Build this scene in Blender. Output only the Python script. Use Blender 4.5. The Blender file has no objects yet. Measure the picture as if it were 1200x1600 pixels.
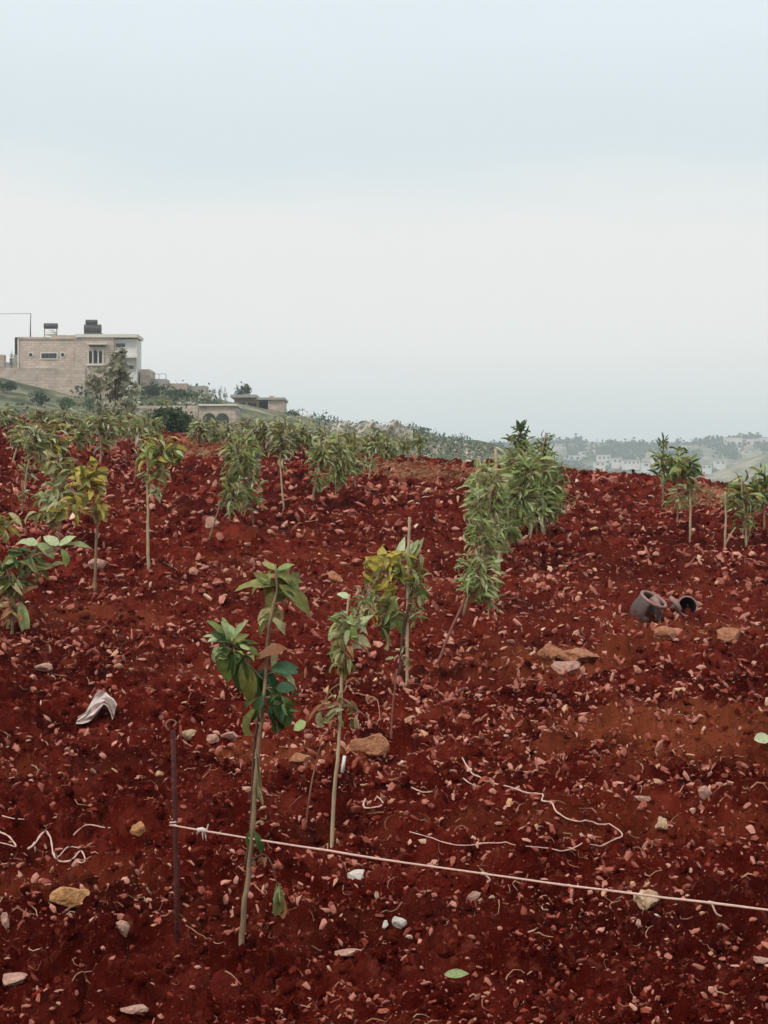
import bpy, math, random
import numpy as np
from mathutils import Vector, Matrix

random.seed(7); RS = np.random.RandomState(11)
SC = bpy.context.scene
COL = SC.collection
F, CX, HZ, CZ = 2600.0, 600.0, 780.0, 1.6        # focal length in photo pixels, centre column, horizon row, eye height

# ------------------------------------------------------------------ camera, sky, sun, exposure
cd = bpy.data.cameras.new('camera'); cam = bpy.data.objects.new('camera', cd); COL.objects.link(cam)
cam.location = (0, 0, CZ); cam.rotation_euler = (math.radians(90), 0, 0)
cd.sensor_fit = 'VERTICAL'; cd.sensor_height = 24.0; cd.lens = F / 1600 * 24.0
cd.shift_y = -20 / 1600; cd.clip_start = .05; cd.clip_end = 12000
SC.camera = cam
SUN_EL, SUN_AZ = math.radians(46), math.radians(222)   # azimuth clockwise from +Y: behind the camera, a little to the left
w = bpy.data.worlds.new('World'); SC.world = w; w.use_nodes = True
nt = w.node_tree; nt.nodes.clear()
out = nt.nodes.new('ShaderNodeOutputWorld'); bg = nt.nodes.new('ShaderNodeBackground')
bg.inputs['Strength'].default_value = .1
sky = nt.nodes.new('ShaderNodeTexSky'); sky.sky_type = 'NISHITA'; sky.sun_disc = False
sky.sun_elevation = SUN_EL; sky.sun_rotation = SUN_AZ; sky.air_density = 1; sky.dust_density = 4
tc = nt.nodes.new('ShaderNodeTexCoord'); sp = nt.nodes.new('ShaderNodeSeparateXYZ')
cr = nt.nodes.new('ShaderNodeValToRGB')
els = [(0.0, (.70, .735, .73)), (.04, (.73, .765, .755)), (.10, (.83, .825, .795)), (.165, (.82, .815, .79)), (.215, (.67, .75, .775)),
       (.30, (.74, .82, .855)), (.6, (.86, .92, .95)), (1.0, (.88, .93, .96))]
while len(cr.color_ramp.elements) > 1: cr.color_ramp.elements.remove(cr.color_ramp.elements[0])
cr.color_ramp.elements[0].position = 0; cr.color_ramp.elements[0].color = (*els[0][1], 1)
for p, c in els[1:]:
    e = cr.color_ramp.elements.new(p); e.color = (*c, 1)
cr.color_ramp.interpolation = 'EASE'
nz = nt.nodes.new('ShaderNodeTexNoise'); nz.inputs['Scale'].default_value = 2.2; nz.inputs['Detail'].default_value = 3
mp = nt.nodes.new('ShaderNodeMapping'); mp.inputs['Scale'].default_value = (1, 1, 5)
ma = nt.nodes.new('ShaderNodeMath'); ma.operation = 'MULTIPLY_ADD'; ma.inputs[1].default_value = .11; ma.inputs[2].default_value = -.055
ad = nt.nodes.new('ShaderNodeMath'); ad.operation = 'ADD'
sc10 = nt.nodes.new('ShaderNodeVectorMath'); sc10.operation = 'SCALE'; sc10.inputs['Scale'].default_value = 10.0
mx = nt.nodes.new('ShaderNodeMix'); mx.data_type = 'RGBA'; mx.inputs[0].default_value = .93
L = nt.links.new
L(tc.outputs['Generated'], mp.inputs['Vector']); L(mp.outputs[0], nz.inputs['Vector']); L(nz.outputs['Fac'], ma.inputs[0])
L(tc.outputs['Generated'], sp.inputs[0]); L(sp.outputs['Z'], ad.inputs[0]); L(ma.outputs[0], ad.inputs[1])
L(ad.outputs[0], cr.inputs[0]); L(cr.outputs[0], sc10.inputs[0])
L(sky.outputs[0], mx.inputs[6]); L(sc10.outputs[0], mx.inputs[7]); L(mx.outputs[2], bg.inputs[0]); L(bg.outputs[0], out.inputs[0])
sd = bpy.data.lights.new('sun', 'SUN'); sd.energy = 1.5; sd.angle = math.radians(10); sd.color = (1, .95, .88)
so = bpy.data.objects.new('sun', sd); COL.objects.link(so)
sdir = Vector((math.sin(SUN_AZ) * math.cos(SUN_EL), math.cos(SUN_AZ) * math.cos(SUN_EL), math.sin(SUN_EL)))
so.rotation_euler = sdir.to_track_quat('Z', 'Y').to_euler(); so.location = sdir * 50
SC.view_settings.view_transform = 'Standard'; SC.view_settings.look = 'None'
SC.view_settings.exposure = 0.2; SC.view_settings.gamma = 1; SC.view_settings.use_curve_mapping = False
SC.cycles.volume_bounces = 1; SC.cycles.max_bounces = 8; SC.cycles.diffuse_bounces = 3

# ------------------------------------------------------------------ helpers
def P(px, py, Y): return Vector(((px - CX) / F * Y, Y, CZ + (HZ - py) / F * Y))

def tag(o, label=None, cat=None, group=None, kind=None):
    if label: o['label'] = label
    if cat: o['category'] = cat
    if group: o['group'] = group
    if kind: o['kind'] = kind
    elif cat: o['kind'] = 'thing'
    return o

def empty(name, loc):
    o = bpy.data.objects.new(name, None); COL.objects.link(o); o.location = loc; o.empty_display_size = .1
    return o

def link(name, me, parent=None, mat=None, loc=None):
    o = bpy.data.objects.new(name, me); COL.objects.link(o)
    if mat is not None and not me.materials: me.materials.append(mat)
    if parent is not None: o.parent = parent
    if loc is not None: o.location = loc
    return o

def np_mesh(name, V, Fc, smooth=True):
    """V (n,3), Fc (m,k) with constant k"""
    me = bpy.data.meshes.new(name); V = np.asarray(V, np.float32); Fc = np.asarray(Fc, np.int32); k = Fc.shape[1]
    me.vertices.add(len(V)); me.vertices.foreach_set('co', V.ravel())
    me.loops.add(Fc.size); me.loops.foreach_set('vertex_index', Fc.ravel())
    me.polygons.add(len(Fc)); me.polygons.foreach_set('loop_start', np.arange(0, Fc.size, k, dtype=np.int32))
    me.polygons.foreach_set('loop_total', np.full(len(Fc), k, np.int32))
    me.polygons.foreach_set('use_smooth', np.full(len(Fc), smooth))
    me.update(calc_edges=True); me.validate()
    return me

class MB:
    """collects faces of one mesh, in world space"""
    def __init__(s): s.v = []; s.f = []
    def poly(s, pts, faces):
        b = len(s.v); s.v += [tuple(p) for p in pts]; s.f += [tuple(b + i for i in f) for f in faces]
    def box(s, x0, x1, y0, y1, z0, z1):
        s.poly([(x0,y0,z0),(x1,y0,z0),(x1,y1,z0),(x0,y1,z0),(x0,y0,z1),(x1,y0,z1),(x1,y1,z1),(x0,y1,z1)],
               [(0,3,2,1),(4,5,6,7),(0,1,5,4),(1,2,6,5),(2,3,7,6),(3,0,4,7)])
    def pbox(s, px0, py0, px1, py1, Y, depth):
        a = P(px0, py1, Y); b = P(px1, py0, Y); s.box(a.x, b.x, Y, Y + depth, a.z, b.z)
    def tube(s, pts, r0, r1=None, n=6, wob=0):
        pts = [Vector(p) for p in pts]; r1 = r0 if r1 is None else r1; m = len(pts); b = len(s.v)
        for i, p in enumerate(pts):
            d = (pts[min(i+1, m-1)] - pts[max(i-1, 0)])
            d = d.normalized() if d.length > 1e-9 else Vector((0,0,1))
            u = d.cross(Vector((.3, .9, .1))).normalized(); v = d.cross(u)
            r = r0 + (r1 - r0) * i / (m - 1)
            if wob: r *= 1 + random.uniform(-wob, wob)
            for k in range(n):
                a = 2 * math.pi * k / n
                s.v.append(tuple(p + u * (r * math.cos(a)) + v * (r * math.sin(a))))
        for i in range(m - 1):
            for k in range(n):
                k2 = (k + 1) % n
                s.f.append((b+i*n+k, b+i*n+k2, b+(i+1)*n+k2, b+(i+1)*n+k))
        s.f.append(tuple(b + k for k in range(n))[::-1]); s.f.append(tuple(b + (m-1)*n + k for k in range(n)))
    def build(s, name, mat, parent=None, origin=None, smooth=True):
        o0 = Vector(parent.location) if parent is not None and origin is None else Vector(origin if origin is not None else (0, 0, 0))
        if parent is not None and parent.parent is not None and origin is None: o0 = o0 + parent.parent.location
        me = bpy.data.meshes.new(name); me.from_pydata([tuple(Vector(v) - o0) for v in s.v], [], s.f)
        if smooth: me.polygons.foreach_set('use_smooth', [True] * len(me.polygons))
        me.update()
        o = link(name, me, parent, mat)
        if parent is None: o.location = o0
        return o

def smooth_path(pts, sub=4):
    """Catmull-Rom through points"""
    pts = [Vector(p) for p in pts]; q = [pts[0]*2 - pts[1]] + pts + [pts[-1]*2 - pts[-2]]; res = []
    for i in range(1, len(q) - 2):
        for k in range(sub):
            t = k / sub; a, b, c, d = q[i-1], q[i], q[i+1], q[i+2]
            res.append(.5 * ((2*b) + (c-a)*t + (2*a-5*b+4*c-d)*t*t + (3*b-a-3*c+d)*t**3))
    res.append(pts[-1]); return res

# ------------------------------------------------------------------ materials
def new_mat(name, rough=.8, spec=.3):
    m = bpy.data.materials.new(name); m.use_nodes = True
    b = m.node_tree.nodes['Principled BSDF']; b.inputs['Roughness'].default_value = rough
    b.inputs['Specular IOR Level'].default_value = spec
    return m, m.node_tree, b

def ramp(t, stops, interp='LINEAR'):
    r = t.nodes.new('ShaderNodeValToRGB'); r.color_ramp.interpolation = interp
    while len(r.color_ramp.elements) > 1: r.color_ramp.elements.remove(r.color_ramp.elements[0])
    r.color_ramp.elements[0].position = stops[0][0]; r.color_ramp.elements[0].color = (*stops[0][1], 1)
    for p, c in stops[1:]:
        e = r.color_ramp.elements.new(p); e.color = (*c, 1)
    return r

def noise(t, scale, detail=4, rough=.55, vec=None, mapscale=None):
    n = t.nodes.new('ShaderNodeTexNoise'); n.inputs['Scale'].default_value = scale
    n.inputs['Detail'].default_value = detail; n.inputs['Roughness'].default_value = rough
    if vec is None:
        c = t.nodes.new('ShaderNodeTexCoord'); vec = c.outputs['Object']
    if mapscale:
        mp = t.nodes.new('ShaderNodeMapping'); mp.inputs['Scale'].default_value = mapscale
        t.links.new(vec, mp.inputs['Vector']); vec = mp.outputs[0]
    t.links.new(vec, n.inputs['Vector']); return n

def mixc(t, fac, a, b, mode='MIX'):
    m = t.nodes.new('ShaderNodeMix'); m.data_type = 'RGBA'; m.blend_type = mode
    if isinstance(fac, (int, float)): m.inputs[0].default_value = fac
    else: t.links.new(fac, m.inputs[0])
    for i, x in ((6, a), (7, b)):
        if isinstance(x, tuple): m.inputs[i].default_value = (*x, 1)
        else: t.links.new(x, m.inputs[i])
    return m.outputs[2]

def bump(t, b, h, strength, dist):
    n = t.nodes.new('ShaderNodeBump'); n.inputs['Strength'].default_value = strength; n.inputs['Distance'].default_value = dist
    t.links.new(h, n.inputs['Height']); t.links.new(n.outputs[0], b.inputs['Normal'])

def varied(name, stops, source='object', rough=.8, nscale=30, spec=.25, bumps=.3, bd=.01, trans=0.0):
    """colour picked per object / per island along a ramp, with a little grain"""
    m, t, b = new_mat(name, rough, spec)
    if source == 'object':
        s = t.nodes.new('ShaderNodeObjectInfo').outputs['Random']
    else:
        s = t.nodes.new('ShaderNodeNewGeometry').outputs['Random Per Island']
    r = ramp(t, stops); t.links.new(s, r.inputs[0])
    n = noise(t, nscale, 3)
    g = ramp(t, [(.3, (.72, .72, .72)), (.7, (1.15, 1.15, 1.15))]); t.links.new(n.outputs['Fac'], g.inputs[0])
    c = mixc(t, 1.0, r.outputs[0], g.outputs[0], 'MULTIPLY'); t.links.new(c, b.inputs['Base Color'])
    if bumps: bump(t, b, n.outputs['Fac'], bumps, bd)
    if trans:
        tr = t.nodes.new('ShaderNodeBsdfTranslucent'); t.links.new(c, tr.inputs['Color'])
        ms = t.nodes.new('ShaderNodeMixShader'); ms.inputs[0].default_value = trans
        o = t.nodes['Material Output']
        t.links.new(b.outputs[0], ms.inputs[1]); t.links.new(tr.outputs[0], ms.inputs[2]); t.links.new(ms.outputs[0], o.inputs['Surface'])
    return m

def soil_material():
    m, t, b = new_mat('red_soil', 1.0, .03)
    big = noise(t, .35, 3); mid = noise(t, 2.2, 5, .6); fine = noise(t, 16, 6, .7); grit = noise(t, 60, 4, .65)
    r1 = ramp(t, [(.32, (.050, .0028, .0013)), (.5, (.125, .0094, .0044)), (.68, (.24, .033, .018))]); t.links.new(mid.outputs['Fac'], r1.inputs[0])
    r2 = ramp(t, [(.35, (.66, .66, .66)), (.65, (1.2, 1.2, 1.2))]); t.links.new(big.outputs['Fac'], r2.inputs[0])
    c = mixc(t, 1.0, r1.outputs[0], r2.outputs[0], 'MULTIPLY')
    tanp = noise(t, .9, 4, .6, mapscale=(.35, 1.1, 1))                       # dry orange patches, drawn out along the furrows
    r3 = ramp(t, [(.56, (0, 0, 0)), (.68, (.55, .55, .55))]); t.links.new(tanp.outputs['Fac'], r3.inputs[0])
    c = mixc(t, r3.outputs[0], c, (.25, .052, .021))
    geo = t.nodes.new('ShaderNodeNewGeometry')
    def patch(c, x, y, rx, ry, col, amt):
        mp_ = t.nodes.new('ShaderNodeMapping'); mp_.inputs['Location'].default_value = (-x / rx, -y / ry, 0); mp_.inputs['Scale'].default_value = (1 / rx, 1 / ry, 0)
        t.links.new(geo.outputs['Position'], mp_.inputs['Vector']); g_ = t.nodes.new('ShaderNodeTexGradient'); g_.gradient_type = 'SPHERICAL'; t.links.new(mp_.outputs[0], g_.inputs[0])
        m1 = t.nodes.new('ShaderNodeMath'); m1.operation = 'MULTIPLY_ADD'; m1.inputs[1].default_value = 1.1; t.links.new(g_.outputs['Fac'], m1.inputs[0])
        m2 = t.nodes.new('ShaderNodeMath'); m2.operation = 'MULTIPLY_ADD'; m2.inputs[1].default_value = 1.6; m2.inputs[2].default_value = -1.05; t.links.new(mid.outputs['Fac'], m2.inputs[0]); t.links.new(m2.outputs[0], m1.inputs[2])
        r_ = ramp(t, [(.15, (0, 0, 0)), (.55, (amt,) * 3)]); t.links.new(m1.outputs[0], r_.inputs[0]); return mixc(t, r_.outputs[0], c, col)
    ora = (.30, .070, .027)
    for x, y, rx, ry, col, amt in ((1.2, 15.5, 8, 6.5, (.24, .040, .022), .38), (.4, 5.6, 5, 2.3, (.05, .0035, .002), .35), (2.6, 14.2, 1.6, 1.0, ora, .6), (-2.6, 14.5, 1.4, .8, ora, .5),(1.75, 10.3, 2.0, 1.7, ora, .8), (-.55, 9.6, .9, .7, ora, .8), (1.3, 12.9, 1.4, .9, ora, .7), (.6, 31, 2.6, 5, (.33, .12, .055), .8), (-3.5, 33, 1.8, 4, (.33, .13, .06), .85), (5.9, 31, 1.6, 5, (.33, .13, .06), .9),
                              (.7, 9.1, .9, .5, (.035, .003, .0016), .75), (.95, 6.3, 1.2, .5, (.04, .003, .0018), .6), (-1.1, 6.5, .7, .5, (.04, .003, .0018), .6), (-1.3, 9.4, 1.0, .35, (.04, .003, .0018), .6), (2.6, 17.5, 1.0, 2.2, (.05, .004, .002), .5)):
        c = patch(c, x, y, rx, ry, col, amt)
    r4 = ramp(t, [(.55, (0, 0, 0)), (.66, (.6, .6, .6))]); t.links.new(fine.outputs['Fac'], r4.inputs[0])
    c = mixc(t, r4.outputs[0], c, (.30, .065, .037))                          # dry crumbs
    r5 = ramp(t, [(.64, (0, 0, 0)), (.70, (.8, .8, .8))]); t.links.new(grit.outputs['Fac'], r5.inputs[0])
    c = mixc(t, r5.outputs[0], c, (.42, .15, .09))
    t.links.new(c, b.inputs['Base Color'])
    a = t.nodes.new('ShaderNodeMath'); a.operation = 'ADD'
    t.links.new(fine.outputs['Fac'], a.inputs[0]); t.links.new(grit.outputs['Fac'], a.inputs[1])
    bump(t, b, a.outputs[0], 1.0, .045)
    return m

M = {}
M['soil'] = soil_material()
M['clod'] = varied('soil_clod', [(0, (.08, .006, .003)), (.35, (.15, .016, .008)), (.62, (.25, .048, .029)), (.85, (.38, .115, .08)), (1, (.48, .18, .13))], 'island', 1.0, 25, .05, .6, .02)
PINK = [(0, (.24, .045, .024)), (.25, (.36, .10, .065)), (.6, (.50, .19, .135)), (.88, (.60, .28, .205)), (.97, (.58, .30, .16)), (1, (.74, .50, .38))]
M['chip'] = varied('stone_chip', PINK, 'island', .85, 18, .25, .4, .01)
M['stone'] = varied('loose_stone', PINK, 'object', .85, 18, .25, .4, .01)
M['straw'] = varied('dry_straw', [(0, (.26, .08, .045)), (.5, (.38, .17, .10)), (1, (.52, .31, .20))], 'island', .8, 10, .2, 0)
M['drygrass'] = varied('dry_grass', [(0, (.22, .10, .05)), (.5, (.36, .19, .10)), (1, (.50, .32, .18))], 'island', .9, 10, .1, 0)
def rockmat(name, c0, c1, sc=34):
    m, t, b = new_mat(name, .85, .25); n = noise(t, sc, 5, .65)
    r = ramp(t, [(.3, c0), (.7, c1)]); t.links.new(n.outputs['Fac'], r.inputs[0]); t.links.new(r.outputs[0], b.inputs['Base Color'])
    bump(t, b, n.outputs['Fac'], .9, .035); return m
M['rock_ochre'] = rockmat('ochre_rock', (.38, .15, .05), (.70, .38, .17))
M['rock_cream'] = rockmat('cream_rock', (.45, .25, .13), (.82, .60, .40))
M['rock_orange'] = rockmat('orange_rock', (.30, .10, .05), (.58, .27, .14))
M['rock_pink'] = rockmat('pink_rock', (.38, .17, .12), (.70, .42, .33))
M['pebble_white'] = rockmat('white_pebble', (.62, .50, .42), (.85, .76, .68))
def leafmat(name, stops, src='object', rough=.45, trans=.32): return varied(name, stops, src, rough, 9, .35, .15, .004, trans)
LEAF = {
 'dark':   [(0, (.038, .078, .018)), (.5, (.080, .135, .034)), (1, (.15, .22, .065))],
 'blue':   [(0, (.030, .080, .032)), (1, (.070, .155, .070))],
 'olive':  [(0, (.15, .15, .030)), (.5, (.24, .24, .060)), (1, (.38, .36, .12))],
 'green':  [(0, (.17, .23, .050)), (.5, (.33, .42, .13)), (1, (.52, .60, .27))],
 'pale':   [(0, (.30, .37, .15)), (.5, (.46, .53, .26)), (1, (.62, .66, .40))],
 'dusty':  [(0, (.24, .235, .080)), (.5, (.44, .43, .20)), (.88, (.54, .48, .24)), (1, (.58, .42, .24))],
 'yellow': [(0, (.32, .25, .030)), (.5, (.52, .41, .065)), (1, (.68, .54, .15))],
 'dry':    [(0, (.30, .12, .050)), (.5, (.52, .25, .12)), (1, (.64, .37, .20))],
 'grey':   [(0, (.24, .225, .145)), (.5, (.40, .385, .27)), (1, (.56, .52, .40))],
 'forest': [(0, (.022, .042, .012)), (.5, (.045, .075, .024)), (1, (.095, .13, .048))],
}
for k, s in LEAF.items():
    M['leaf_' + k] = leafmat('leaf_' + k, s); M['fol_' + k] = leafmat('foliage_' + k, s, 'island', .6, .3)
def plain(name, c, rough=.7, v=.25, sc=8, spec=.3, b_=.2):
    m, t, b = new_mat(name, rough, spec); n = noise(t, sc, 4)
    r = ramp(t, [(.3, tuple(x * (1 - v) for x in c)), (.7, tuple(min(.95, x * (1 + v)) for x in c))])
    t.links.new(n.outputs['Fac'], r.inputs[0]); t.links.new(r.outputs[0], b.inputs['Base Color'])
    if b_: bump(t, b, n.outputs['Fac'], b_, .02)
    return m
M['stem'] = plain('young_stem', (.23, .15, .085), .8, .35, 14)
M['stem_dark'] = plain('dark_stem', (.09, .055, .035), .8, .35, 14)
M['stem_red'] = plain('reddish_stem', (.24, .09, .06), .8, .35, 14)
M['stake'] = plain('pale_cane', (.42, .31, .19), .75, .25, 12)
M['rust'] = plain('rusty_iron', (.075, .014, .010), .75, .4, 40, .4)
M['cord'] = plain('pink_cord', (.66, .42, .34), .8, .15, 60)
M['cord_white'] = plain('white_cord', (.74, .60, .52), .8, .12, 60)
M['plastic'] = plain('torn_plastic', (.66, .53, .48), .45, .2, 12, .5)
M['tag'] = plain('white_plastic', (.80, .74, .66), .5, .05, 12)
M['pot'] = plain('grey_brown_plastic', (.080, .047, .038), .55, .2, 12, .5)
M['pot_rim'] = plain('pale_dusty_rim', (.30, .17, .145), .6, .2, 30, .4)
M['pot_in'] = plain('dark_plastic', (.012, .008, .007), .6, .2, 12, .3)
M['bark'] = plain('grey_bark', (.14, .11, .085), .9, .3, 6)

def masonry(name, c0, c1, rowh=.3, bw=.62, mortar=(.36, .29, .24)):
    m, t, b = new_mat(name, .88, .2)
    co = t.nodes.new('ShaderNodeTexCoord'); mpn = t.nodes.new('ShaderNodeMapping'); mpn.inputs['Rotation'].default_value = (math.radians(90), 0, 0)
    t.links.new(co.outputs['Object'], mpn.inputs['Vector'])
    bk = t.nodes.new('ShaderNodeTexBrick'); bk.inputs['Scale'].default_value = 1; bk.inputs['Brick Width'].default_value = bw
    bk.inputs['Row Height'].default_value = rowh; bk.inputs['Mortar Size'].default_value = .025
    bk.inputs['Color1'].default_value = (*c0, 1); bk.inputs['Color2'].default_value = (*c1, 1); bk.inputs['Mortar'].default_value = (*mortar, 1)
    t.links.new(mpn.outputs[0], bk.inputs['Vector']); n = noise(t, .6, 5)
    g = ramp(t, [(.3, (.75, .75, .75)), (.7, (1.2, 1.18, 1.15))]); t.links.new(n.outputs['Fac'], g.inputs[0])
    c = mixc(t, 1.0, bk.outputs[0], g.outputs[0], 'MULTIPLY'); t.links.new(c, b.inputs['Base Color']); return m
M['stonewall'] = masonry('beige_stonework', (.50, .395, .325), (.60, .49, .41))
M['stonewall_low'] = masonry('rough_stonework', (.42, .335, .275), (.54, .44, .36), .4, .8)
M['render_white'] = plain('pale_render', (.66, .66, .63), .85, .08, .8)
M['trim'] = plain('pale_stone_trim', (.66, .60, .54), .8, .08, 2)
M['concrete'] = plain('concrete', (.34, .32, .28), .9, .2, .9)
M['glass'] = plain('dark_glass', (.018, .02, .022), .15, .2, 3, .5, 0)
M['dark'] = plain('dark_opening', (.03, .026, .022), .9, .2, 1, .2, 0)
M['arch_dark'] = plain('dark_green_arch', (.05, .055, .036), .95, .5, 1.2, .05, 0)  # dark green-grey fill of the two arches
M['tank'] = plain('dark_tank', (.05, .045, .042), .5, .3, 2, .4)
M['metal'] = plain('grey_metal', (.12, .12, .12), .5, .2, 2, .5)
M['cliff'] = rockmat('quarry_rock', (.30, .25, .18), (.64, .56, .44), .5)
M['farwall'] = plain('far_pale_wall', (.68, .64, .58), .85, .12, .3)
M['farroof'] = plain('far_roof', (.34, .30, .27), .85, .2, .3)

def hill_material(name, pale=.0, sc=1.0):
    m, t, b = new_mat(name, .95, .1)
    a = noise(t, .05 * sc, 6, .65); f = noise(t, .35 * sc, 5, .7); g = noise(t, 1.6 * sc, 4, .7)
    r = ramp(t, [(.34, (.030, .045, .018)), (.46, (.065, .078, .036)), (.54, (.17, .165, .095)), (.63, (.36, .31, .22))])
    s = t.nodes.new('ShaderNodeMath'); s.operation = 'MULTIPLY_ADD'; s.inputs[1].default_value = .5; s.inputs[2].default_value = pale
    t.links.new(f.outputs['Fac'], s.inputs[0])
    s2 = t.nodes.new('ShaderNodeMath'); s2.operation = 'MULTIPLY_ADD'; s2.inputs[1].default_value = .5
    t.links.new(a.outputs['Fac'], s2.inputs[0]); t.links.new(s.outputs[0], s2.inputs[2]); t.links.new(s2.outputs[0], r.inputs[0])
    r4 = ramp(t, [(.60, (0, 0, 0)), (.67, (.8, .8, .8))]); t.links.new(g.outputs['Fac'], r4.inputs[0])
    c = mixc(t, r4.outputs[0], r.outputs[0], (.30, .27, .21)); t.links.new(c, b.inputs['Base Color'])
    bump(t, b, f.outputs['Fac'], .8, .6); return m
M['hill'] = hill_material('hill_grass_and_scrub', 0)
M['farhill'] = hill_material('far_hill_ground', .06, .35)

# ------------------------------------------------------------------ terrain functions
def _hash(i, j, s):
    n = (i * 374761393 + j * 668265263 + s * 2147483647 * 3 + 1013904223 * s) & 0xFFFFFFFF
    n = ((n ^ (n >> 13)) * 1274126177) & 0xFFFFFFFF
    n = ((n ^ (n >> 16)) * 2246822519) & 0xFFFFFFFF
    return ((n ^ (n >> 15)) & 0xFFFFFF) / float(0xFFFFFF)

def vnoise(x, y, s=0):
    xi = np.floor(x).astype(np.int64); yi = np.floor(y).astype(np.int64); fx = x - xi; fy = y - yi
    u = fx*fx*(3-2*fx); v = fy*fy*(3-2*fy)
    a = _hash(xi, yi, s); b = _hash(xi+1, yi, s); c = _hash(xi, yi+1, s); d = _hash(xi+1, yi+1, s)
    return (a*(1-u)*(1-v) + b*u*(1-v) + c*(1-u)*v + d*u*v) * 2 - 1

def clods(x, y, cell, amp, act, s):
    """rounded lumps, one per active cell"""
    gx = x / cell; gy = y / cell; xi = np.floor(gx).astype(np.int64); yi = np.floor(gy).astype(np.int64); h = np.zeros_like(gx)
    for dx in (-1, 0, 1):
        for dy in (-1, 0, 1):
            ci, cj = xi + dx, yi + dy
            px = ci + .15 + .7 * _hash(ci, cj, s); py = cj + .15 + .7 * _hash(ci, cj, s + 1)
            on = _hash(ci, cj, s + 2); r = .35 + .45 * _hash(ci, cj, s + 3); an = _hash(ci, cj, s + 4) * 3.14
            ex = (gx - px); ey = (gy - py); ca, sa = np.cos(an), np.sin(an)
            q = ((ex*ca + ey*sa) / r)**2 + ((-ex*sa + ey*ca) / (r * .62))**2
            h = np.maximum(h, np.where(on < act, amp * r * 1.4 * np.sqrt(np.clip(1 - q, 0, 1)), 0))
    return h

BY = np.array([0, 3, 5, 6, 7.6, 10, 12, 16, 20, 24, 28, 32, 36, 38, 42, 46, 52, 70])
BZ = np.array([-1.6, -1.59, -1.58, -1.62, -1.59, -1.48, -1.34, -.93, -.5, -.08, .3, .62, .88, .90, .66, .2, -.8, -4.5])
def Gbase(x, y):
    """smooth field surface, height relative to the eye"""
    yy = np.abs(y)
    z = np.interp(yy, BY, BZ) * .5 + (np.interp(yy - .8, BY, BZ) + np.interp(yy + .8, BY, BZ)) * .25
    t = np.clip((yy - 8) / 26, 0, 1); t = t * t * (3 - 2 * t)
    xl = np.clip(x, -14, 14)
    z = z + t * np.where(xl < 0, -.10 * xl, -.078 * xl)
    return np.asarray(z)
def Gdet(x, y):
    w_ = vnoise(x * .45 + 7, y * .8, 3) * .05 + vnoise(x * 1.1, y * 1.9, 4) * .04 + vnoise(x * 3.1, y * 3.6, 5) * .032 + clods(x + .08 * vnoise(x*4, y*4, 11), y + .08 * vnoise(x*4+9, y*4, 12), .34, .085, .3, 80)
    w_ = w_ + clods(x + .05 * vnoise(x*9, y*9, 8), y + .05 * vnoise(x*9+5, y*9, 9), .19, .070, .42, 20)
    w_ = w_ + clods(x, y, .085, .040, .55, 40) + clods(x, y, .045, .026, .6, 60) + vnoise(x * 24, y * 24, 6) * .009 + vnoise(x * 55, y * 40, 7) * .005
    return w_
def GZ(x, y):
    x = np.atleast_1d(np.asarray(x, float)); y = np.atleast_1d(np.asarray(y, float))
    return CZ + Gbase(x, y) + Gdet(x, y) - .02
def gz(x, y): return float(GZ(x, y)[0])
_YS = np.concatenate([np.arange(3.6, 14, .01), np.arange(14, 60, .03)])
def at(px, py):
    """the point of the field that the photograph shows at a pixel"""
    xs = (px - CX) / F * _YS; ray = (HZ - py) / F * _YS
    d = Gbase(xs, _YS) - ray
    hit = np.where(d > 0)[0]
    Y = _YS[hit[0]] if len(hit) else 37.0
    if len(hit):
        yf = np.linspace(max(3.6, Y - .9), Y + 1.6, 240); xf = (px - CX) / F * yf
        h2 = np.where(GZ(xf, yf) - CZ - (HZ - py) / F * yf > 0)[0]
        if len(h2): Y = float(yf[h2[0]])
    X = (px - CX) / F * Y
    return Vector((X, Y, gz(X, Y)))
CRX = [-700, 0, 1200, 2000]; 
def crest_row(px):
    Y = np.arange(20, 60, .25); X = (px - CX) / F * Y
    return float((HZ - Gbase(X, Y) / Y * F).min())

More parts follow.
